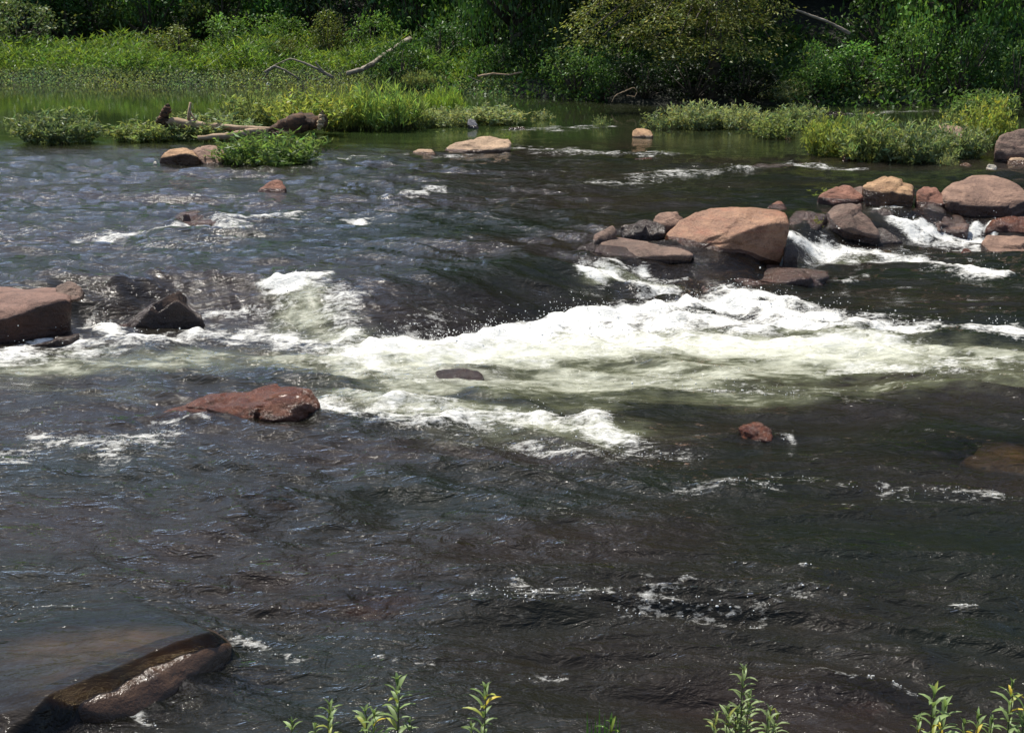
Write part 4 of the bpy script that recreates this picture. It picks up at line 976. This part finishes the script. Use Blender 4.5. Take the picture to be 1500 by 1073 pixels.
shrub(425, 98, 70, 40, 42.0, OS, 'brownish-olive bush over the grey dead branch')
shrub(480, 92, 90, 76, 44.5, OS, 'tall olive shrub with brown leaves above the forked branch')
shrub(545, 80, 90, 60, 44.5, LS, 'light green shrub behind the slanting fallen trunk')
shrub(585, 112, 100, 52, 39.3, MS, 'dark green shrub at the foot of the slanting fallen trunk')
shrub(645, 112, 120, 78, 40.5, MS, 'broad dark green shrub right of the slanting fallen trunk')
shrub(735, 122, 100, 54, 38.3, MS, 'low green shrub above the thin brown branch')
shrub(790, 112, 120, 80, 38.8, DS, 'dark shrub behind the low green shrub in the centre of the bank')
shrub(845, 134, 120, 66, 35.6, (.14, .24, .06), 'mid-green shrub left of the black hollow under the overhanging tree')
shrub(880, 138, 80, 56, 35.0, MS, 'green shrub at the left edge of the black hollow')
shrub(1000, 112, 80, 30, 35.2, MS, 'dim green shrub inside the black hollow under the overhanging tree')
shrub(945, 150, 110, 66, 34.5, tuple(c * .2 for c in DS), 'shrub painted shade-dark at the back left of the hollow under the overhanging tree')  # leaf colours cut almost to black to paint the hollow's shade
shrub(1015, 150, 130, 70, 34.4, tuple(c * .18 for c in DS), 'shrub painted shade-dark at the middle of the hollow under the overhanging tree')
shrub(1090, 150, 110, 66, 34.3, tuple(c * .18 for c in DS), 'shrub painted shade-dark at the back right of the hollow under the overhanging tree')
shrub(1190, 138, 110, 76, 34.5, (.12, .22, .055), 'green shrub right of the black hollow')
shrub(1255, 136, 140, 72, 34.8, (.12, .24, .05), 'fresh green rounded shrub above the widest shoreline bush')
shrub(1340, 138, 110, 110, 34.8, (.13, .24, .055), 'light green tall shrub above the pointed reddish rock')
shrub(1405, 145, 130, 110, 34.3, MS, 'tall mid-green shrub left of the shaded far right corner')
shrub(1490, 150, 130, 90, 33.6, DS, 'dark shrub filling the far right corner of the bank')
shrub(720, 70, 140, 80, 42.5, DS, 'dark shrub in deep shade above the centre of the bank')
shrub(1300, 60, 150, 90, 38, DS, 'dark shrub beneath the bare pale limb')
_tc = [0]
def tree(x, y, w, h, color, label, group='trees of the dark wood behind the far bank'):
    g = gh(x, y); fm, sm = TREE[_tc[0] % 3]; _tc[0] += 1
    t = thing('tree', label, 'tree', (x, y, g - .1), 0, (1, 1, 1), group); zr = random.uniform(0, 6.28)
    f = link('crown', fm, t, (0, 0, 0), zr, (w, w, h)); f.color = (*color, 1)
    link('trunk', sm, t, (0, 0, 0), zr, (w, w, h)); return t
WOOD = 'leafy tree of the dark wood behind the far bank, some added to cast shade'
rw = random.Random(3)
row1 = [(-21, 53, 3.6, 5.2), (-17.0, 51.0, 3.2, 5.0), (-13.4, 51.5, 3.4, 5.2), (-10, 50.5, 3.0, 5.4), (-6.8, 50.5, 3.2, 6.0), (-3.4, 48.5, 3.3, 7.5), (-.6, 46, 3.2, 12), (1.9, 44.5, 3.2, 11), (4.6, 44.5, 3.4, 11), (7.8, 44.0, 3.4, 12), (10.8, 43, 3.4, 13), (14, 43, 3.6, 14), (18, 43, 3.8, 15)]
for (x, y, w, h) in row1: tree(x, y, w, h, tuple(c * rw.uniform(.85, 1.2) for c in ((.22, .35, .08) if x < -5 else DS)), WOOD)  # left crowns coloured brighter, as if sunlit, to green the pool's reflection
for (x, y, w, h) in [(0.0, 39, 2.1, 8.5), (2.0, 38.6, 2.1, 10), (4.0, 38.6, 2.1, 10.5), (5.8, 39, 1.9, 9.5)]: tree(x, y, w, h, tuple(c * rw.uniform(.6, .8) for c in DS), WOOD)  # trees added to cast shade into the hollow under the overhanging tree
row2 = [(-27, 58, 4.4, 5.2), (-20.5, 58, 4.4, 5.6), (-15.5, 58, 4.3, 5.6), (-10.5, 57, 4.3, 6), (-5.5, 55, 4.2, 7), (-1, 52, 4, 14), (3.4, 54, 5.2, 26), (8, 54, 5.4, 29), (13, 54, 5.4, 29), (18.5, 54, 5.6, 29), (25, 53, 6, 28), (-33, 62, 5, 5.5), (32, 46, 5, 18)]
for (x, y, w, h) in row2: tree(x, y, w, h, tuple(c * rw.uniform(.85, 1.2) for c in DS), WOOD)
for k in range(30):
    x = -24 + 46 * (k + .5) / 30 + rw.uniform(-.5, .5); y = np.interp(x, [-24, -6, 0, 22], [50.5, 48.5, 44.5, 40.5]) + rw.uniform(-.8, 1.2)
    g = gh(x, y); fm, sm = SHRUB[k % 4]
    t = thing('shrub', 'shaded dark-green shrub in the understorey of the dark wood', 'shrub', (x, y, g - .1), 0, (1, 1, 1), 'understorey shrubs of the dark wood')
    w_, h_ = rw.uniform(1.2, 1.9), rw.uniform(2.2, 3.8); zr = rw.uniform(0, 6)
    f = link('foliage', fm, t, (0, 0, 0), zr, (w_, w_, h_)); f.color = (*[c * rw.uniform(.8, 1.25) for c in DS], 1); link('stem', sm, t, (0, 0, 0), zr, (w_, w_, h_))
t_ = tree(P(1400, 60, 36.6).x, 36.6, 2.3, 6.0, (.13, .25, .055), 'fresh green tree with layered leaves at the upper right, nearest the water', 'trees at the water')

# the overhanging tree: boughs that reach out over the water in drooping layers
def overhanging():
    D = 34.6; base = P(1040, 130, D); base.z = gh(base.x, D) - .1
    t = thing('overhanging_tree', 'olive-leaved tree with drooping layered boughs over a black hollow at the water', 'tree', base, 0, (1, 1, 1), None)
    rng = np.random.default_rng(303); fb = Bag()
    tb = Bag(); tube(tb, [(0, 0, -.1), (.1, -.1, 1.2), (-.05, -.2, 2.6), (.1, -.2, 4.2), (0, 0, 6.5)], [.2, .16, .13, .1, .04], 9, .1, 1)
    tr = link('trunk', tb.mesh('trunk', M_bark, True), t)
    bo = [  # tip pixel, distance, start height
        (862, 22, 33.0, 3.6), (875, 60, 32.0, 3.2), (915, 62, 31.6, 3.0), (950, 72, 31.4, 2.6), (900, 40, 32.4, 3.6), (960, 40, 31.6, 3.3), (995, 55, 31.4, 2.9), (1030, 72, 31.6, 2.4),
        (1095, 75, 31.6, 2.4), (1130, 62, 31.8, 2.8), (1050, 40, 31.4, 3.3), (1085, 30, 31.6, 3.6), (1010, 18, 31.8, 3.9),
        (940, 10, 32.2, 4.0), (1140, 20, 32.2, 3.9), (870, -10, 32.6, 4.4), (960, -30, 32, 4.6), (1060, -30, 32, 4.8), (1150, -25, 32.4, 4.7), (1020, -70, 32.6, 5.4), (900, -60, 33, 5.2), (1130, -80, 33, 5.6),
        (1075, 62, 33.2, 2.6), (1000, 78, 33, 2.5)]
    bo += [(843, 34, 32.2, 3.9), (850, 58, 31.8, 3.5)]
    bb = Bag()
    for k, (px, py, dd, sh) in enumerate(bo):
        tip = P(px, py, dd) - base; s0 = Vector((0, -.1, sh * .92 + .2)); mid = s0.lerp(tip, .55) + Vector((0, 0, .35 + .1 * rng.random()))
        ts = np.linspace(0, 1, 7); pts = [s0 * (1 - u) ** 2 + mid * 2 * u * (1 - u) + tip * u * u for u in ts]
        tube(bb, [tuple(p) for p in pts], np.linspace(.045, .008, 7), 5, .1, k)
        A = np.array([tuple(p) for p in pts]); n = 1000
        u = .3 + .7 * rng.beta(1.7, 1.0, n)
        C = np.stack([np.interp(u, ts, A[:, q]) for q in range(3)], 1)
        o = rng.normal(size=(n, 3)) * np.array([.24, .22, .035]) * (0.5 + u[:, None] * .8)
        o[:, 2] -= .45 * (o[:, 0] ** 2 + o[:, 1] ** 2) + rng.exponential(.035, n)
        C = C + o
        kp = vn3(C * np.array([1.5, 1.5, 4.2]) + 3, 51) + .5 * vn3(C * np.array([3.5, 3.5, 9]), 52) > -.08
        C, o = C[kp], o[kp]; n = len(C)
        Dd = unit(o * np.array([1, 1, .2]) + rng.normal(size=(n, 3)) * .15 + np.array([0, 0, -.12])); U = unit(perp(rng, Dd) * np.array([1, 1, .5]))
        leaves(fb, C, Dd, U, rng.uniform(.06, .12, n), rng.uniform(.025, .045, n), tints(rng, n, .25, .02) * math.exp(rng.normal(0, .34)))
    bo_ = link('bough', bb.mesh('bough', M_bark, True), t)
    f = link('crown', fb.mesh('crown', M_leaf_t), t); f.color = (.19, .215, .055, 1)
    return t
overhanging()

# ------------------------------------------------------------------ plants on the near bank, closest to the eye
M_lance = leaf_material('lance_leaf', (1, 1, 1), .3)
def lance(bag, c, d, ln, w, tint, curl=.25):
    d = Vector(d).normalized(); side = d.cross(Vector((0, 0, 1)))
    if side.length < .1: side = Vector((1, 0, 0))
    side.normalize(); up = side.cross(d)
    V = []; ws = [.25, .8, 1.0, .7, .06]
    for k, f in enumerate((0, .25, .5, .78, 1)):
        p = Vector(c) + d * ln * f - up * (-.12 * ln * math.sin(f * 3.1)) - Vector((0, 0, 1)) * curl * ln * f * f
        V += [p - side * w * .5 * ws[k] + up * w * .18, p, p + side * w * .5 * ws[k] + up * w * .18]
    Q = []
    for k in range(4):
        a = k * 3; Q += [(a, a + 1, a + 4, a + 3), (a + 1, a + 2, a + 5, a + 4)]
    bag.add([tuple(v) for v in V], Q, None, tint)
def lance_plant(label, D, stems, seed, color, blades=None):
    """stems: (tip pixel x, y, lean in pixels, leaf length in pixels, whorls)"""
    rnd = random.Random(seed); px0 = sum(s[0] for s in stems) / len(stems)
    b0 = P(px0, 1073, D); b0.z = gh(b0.x, D)
    t = thing('lance_leaf_plant', label, 'plant', b0, 0, (1, 1, 1), 'plants on the near bank'); fb = Bag(); sb = Bag()
    for (tx, ty, lean, lpx, wh) in stems:
        dd = D + rnd.uniform(-.12, .12)
        tip = P(tx, ty, dd) - b0; root = P(tx - lean * 2.4, 1073, dd) - b0; root.z = 0
        tip = Vector(tip); pts = [root.lerp(tip, u) + Vector((math.sin(u * 5 + seed) * .006, 0, 0)) for u in np.linspace(0, 1, 9)]
        Lm = lpx / F * dd * 1.2
        tube(sb, [tuple(p) for p in pts], np.linspace(.0045, .0016, 9), 6)
        total = (tip - root).length; step = Lm * .42; n = int(total / step)
        for k in range(min(n, wh)):
            u = 1 - k * step / total
            if u < .05: break
            c = root.lerp(tip, u); m = 3 if k else 4
            a0 = rnd.uniform(0, 6.28)
            for j in range(m):
                a = a0 + j * 6.283 / m + rnd.uniform(-.4, .4); el = (1.15 if k == 0 else .75 - .05 * k) + rnd.uniform(-.2, .2)
                dv = (math.cos(a) * math.cos(el), math.sin(a) * math.cos(el) * .8, math.sin(el))
                ln = Lm * rnd.uniform(.75, 1.15) * (.75 if k == 0 else 1)
                tn = np.array([1, 1, 1]) * math.exp(rnd.gauss(0, .15))
                if rnd.random() < .025: tn = np.array([2.8, 1.6, .5])
                elif rnd.random() < .08: tn = np.array([1.5, 1.2, .7])
                lance(fb, c, dv, ln, ln * rnd.uniform(.17, .24), tn, rnd.uniform(.05, .35))
    for (tx, ty, lean) in blades or []:
        dd = D + rnd.uniform(-.1, .1); tip = P(tx, ty, dd) - b0; root = P(tx - lean, 1073, dd) - b0; root.z = .1
        v = tip - root; lance(fb, root, v, v.length, .014, np.array([.9, 1.1, .7]) * math.exp(rnd.gauss(0, .2)), .03)
    f = link('foliage', fb.mesh('lance_leaves', M_lance), t); f.color = (*color, 1)
    link('stem', sb.mesh('lance_stems', M_stem, True), t); return t
CL = (.25, .34, .13)
lance_plant('short near plant with one orange-yellow leaf, left of the tallest left stem', 4.0, [(483, 1036, 4, 27, 5), (428, 1062, 2, 22, 2), (462, 1066, 2, 18, 2)], 1, CL)
lance_plant('low near plant with a narrow open tip beside the tallest left stem', 3.95, [(535, 1046, -3, 30, 4), (548, 1052, 5, 28, 4)], 2, CL)
lance_plant('tall near stem with paired pale leaves, left of the slanting single stem', 4.0, [(582, 1004, 3, 32, 8), (600, 1062, 8, 20, 2)], 3, CL)
lance_plant('single slanting near stem with upright leaves in the bottom middle', 4.0, [(711, 1012, 9, 32, 8), (690, 1066, -3, 18, 2)], 4, CL)
lance_plant('tuft of dark grass blades at the bottom middle edge', 3.9, [(895, 1062, 2, 26, 2)], 5, (.14, .24, .06), [(860, 1034, -3), (878, 1030, 0), (886, 1036, 2), (903, 1040, 8), (908, 1042, 12), (872, 1042, -2), (920, 1062, 16), (866, 1050, -4), (890, 1050, 3)])
lance_plant('bushiest near plant with yellow and cream leaves', 3.9, [(1090, 986, 2, 26, 10), (1066, 1044, -8, 26, 5), (1128, 1046, 7, 26, 5), (1098, 1026, 3, 24, 6), (1048, 1052, -8, 24, 4), (1138, 1054, 8, 24, 4), (1080, 1050, -2, 26, 4)], 6, (.23, .30, .12))
lance_plant('near plant with long spreading leaves left of the corner plants', 3.95, [(1368, 1022, -4, 36, 6), (1384, 1040, 4, 32, 4), (1345, 1062, -6, 26, 2)], 7, CL)
lance_plant('low leafy near plant between the spreading plant and the corner stem', 3.95, [(1432, 1056, 2, 28, 3), (1412, 1064, -5, 24, 2), (1452, 1060, 5, 24, 3)], 8, (.2, .28, .1))
lance_plant('tall near stem cut by the lower right corner of the picture', 4.0, [(1482, 1008, 3, 30, 8), (1502, 1030, 6, 28, 6)], 9, CL)

# ------------------------------------------------------------------ light
EL = math.radians(63); AZ = math.radians(-36)
sd = Vector((math.sin(AZ) * math.cos(EL), math.cos(AZ) * math.cos(EL), math.sin(EL)))
ld = bpy.data.lights.new('sun', 'SUN'); ld.energy = 5.0; ld.angle = math.radians(.53); ld.color = (1, .955, .87)
lo = bpy.data.objects.new('sun', ld); COL.objects.link(lo); lo.rotation_euler = sd.to_track_quat('Z', 'Y').to_euler(); lo.location = sd * 60
w = bpy.data.worlds.new('World'); sc.world = w; w.use_nodes = True; nt = w.node_tree
bg = nt.nodes['Background']; sky = nt.nodes.new('ShaderNodeTexSky'); sky.sky_type = 'NISHITA'; sky.sun_disc = False
sky.sun_elevation = EL; sky.sun_rotation = AZ; sky.altitude = 100; sky.air_density = 0.9; sky.dust_density = 1.8; sky.ozone_density = 1.0
nt.links.new(sky.outputs[0], bg.inputs[0]); bg.inputs[1].default_value = 0.125
sc.view_settings.view_transform = 'Standard'; sc.view_settings.look = 'None'; sc.view_settings.exposure = 0.08; sc.view_settings.gamma = 1.0
c = sc.cycles if hasattr(sc, 'cycles') else None
sc.render.engine = 'CYCLES'
sc.cycles.use_denoising = True
sc.cycles.max_bounces = 6; sc.cycles.diffuse_bounces = 2; sc.cycles.glossy_bounces = 3; sc.cycles.transparent_max_bounces = 8; sc.cycles.transmission_bounces = 3
sc.cycles.caustics_reflective = False; sc.cycles.caustics_refractive = False
sc.cycles.sample_clamp_indirect = 3.0; sc.cycles.sample_clamp_direct = 22.0
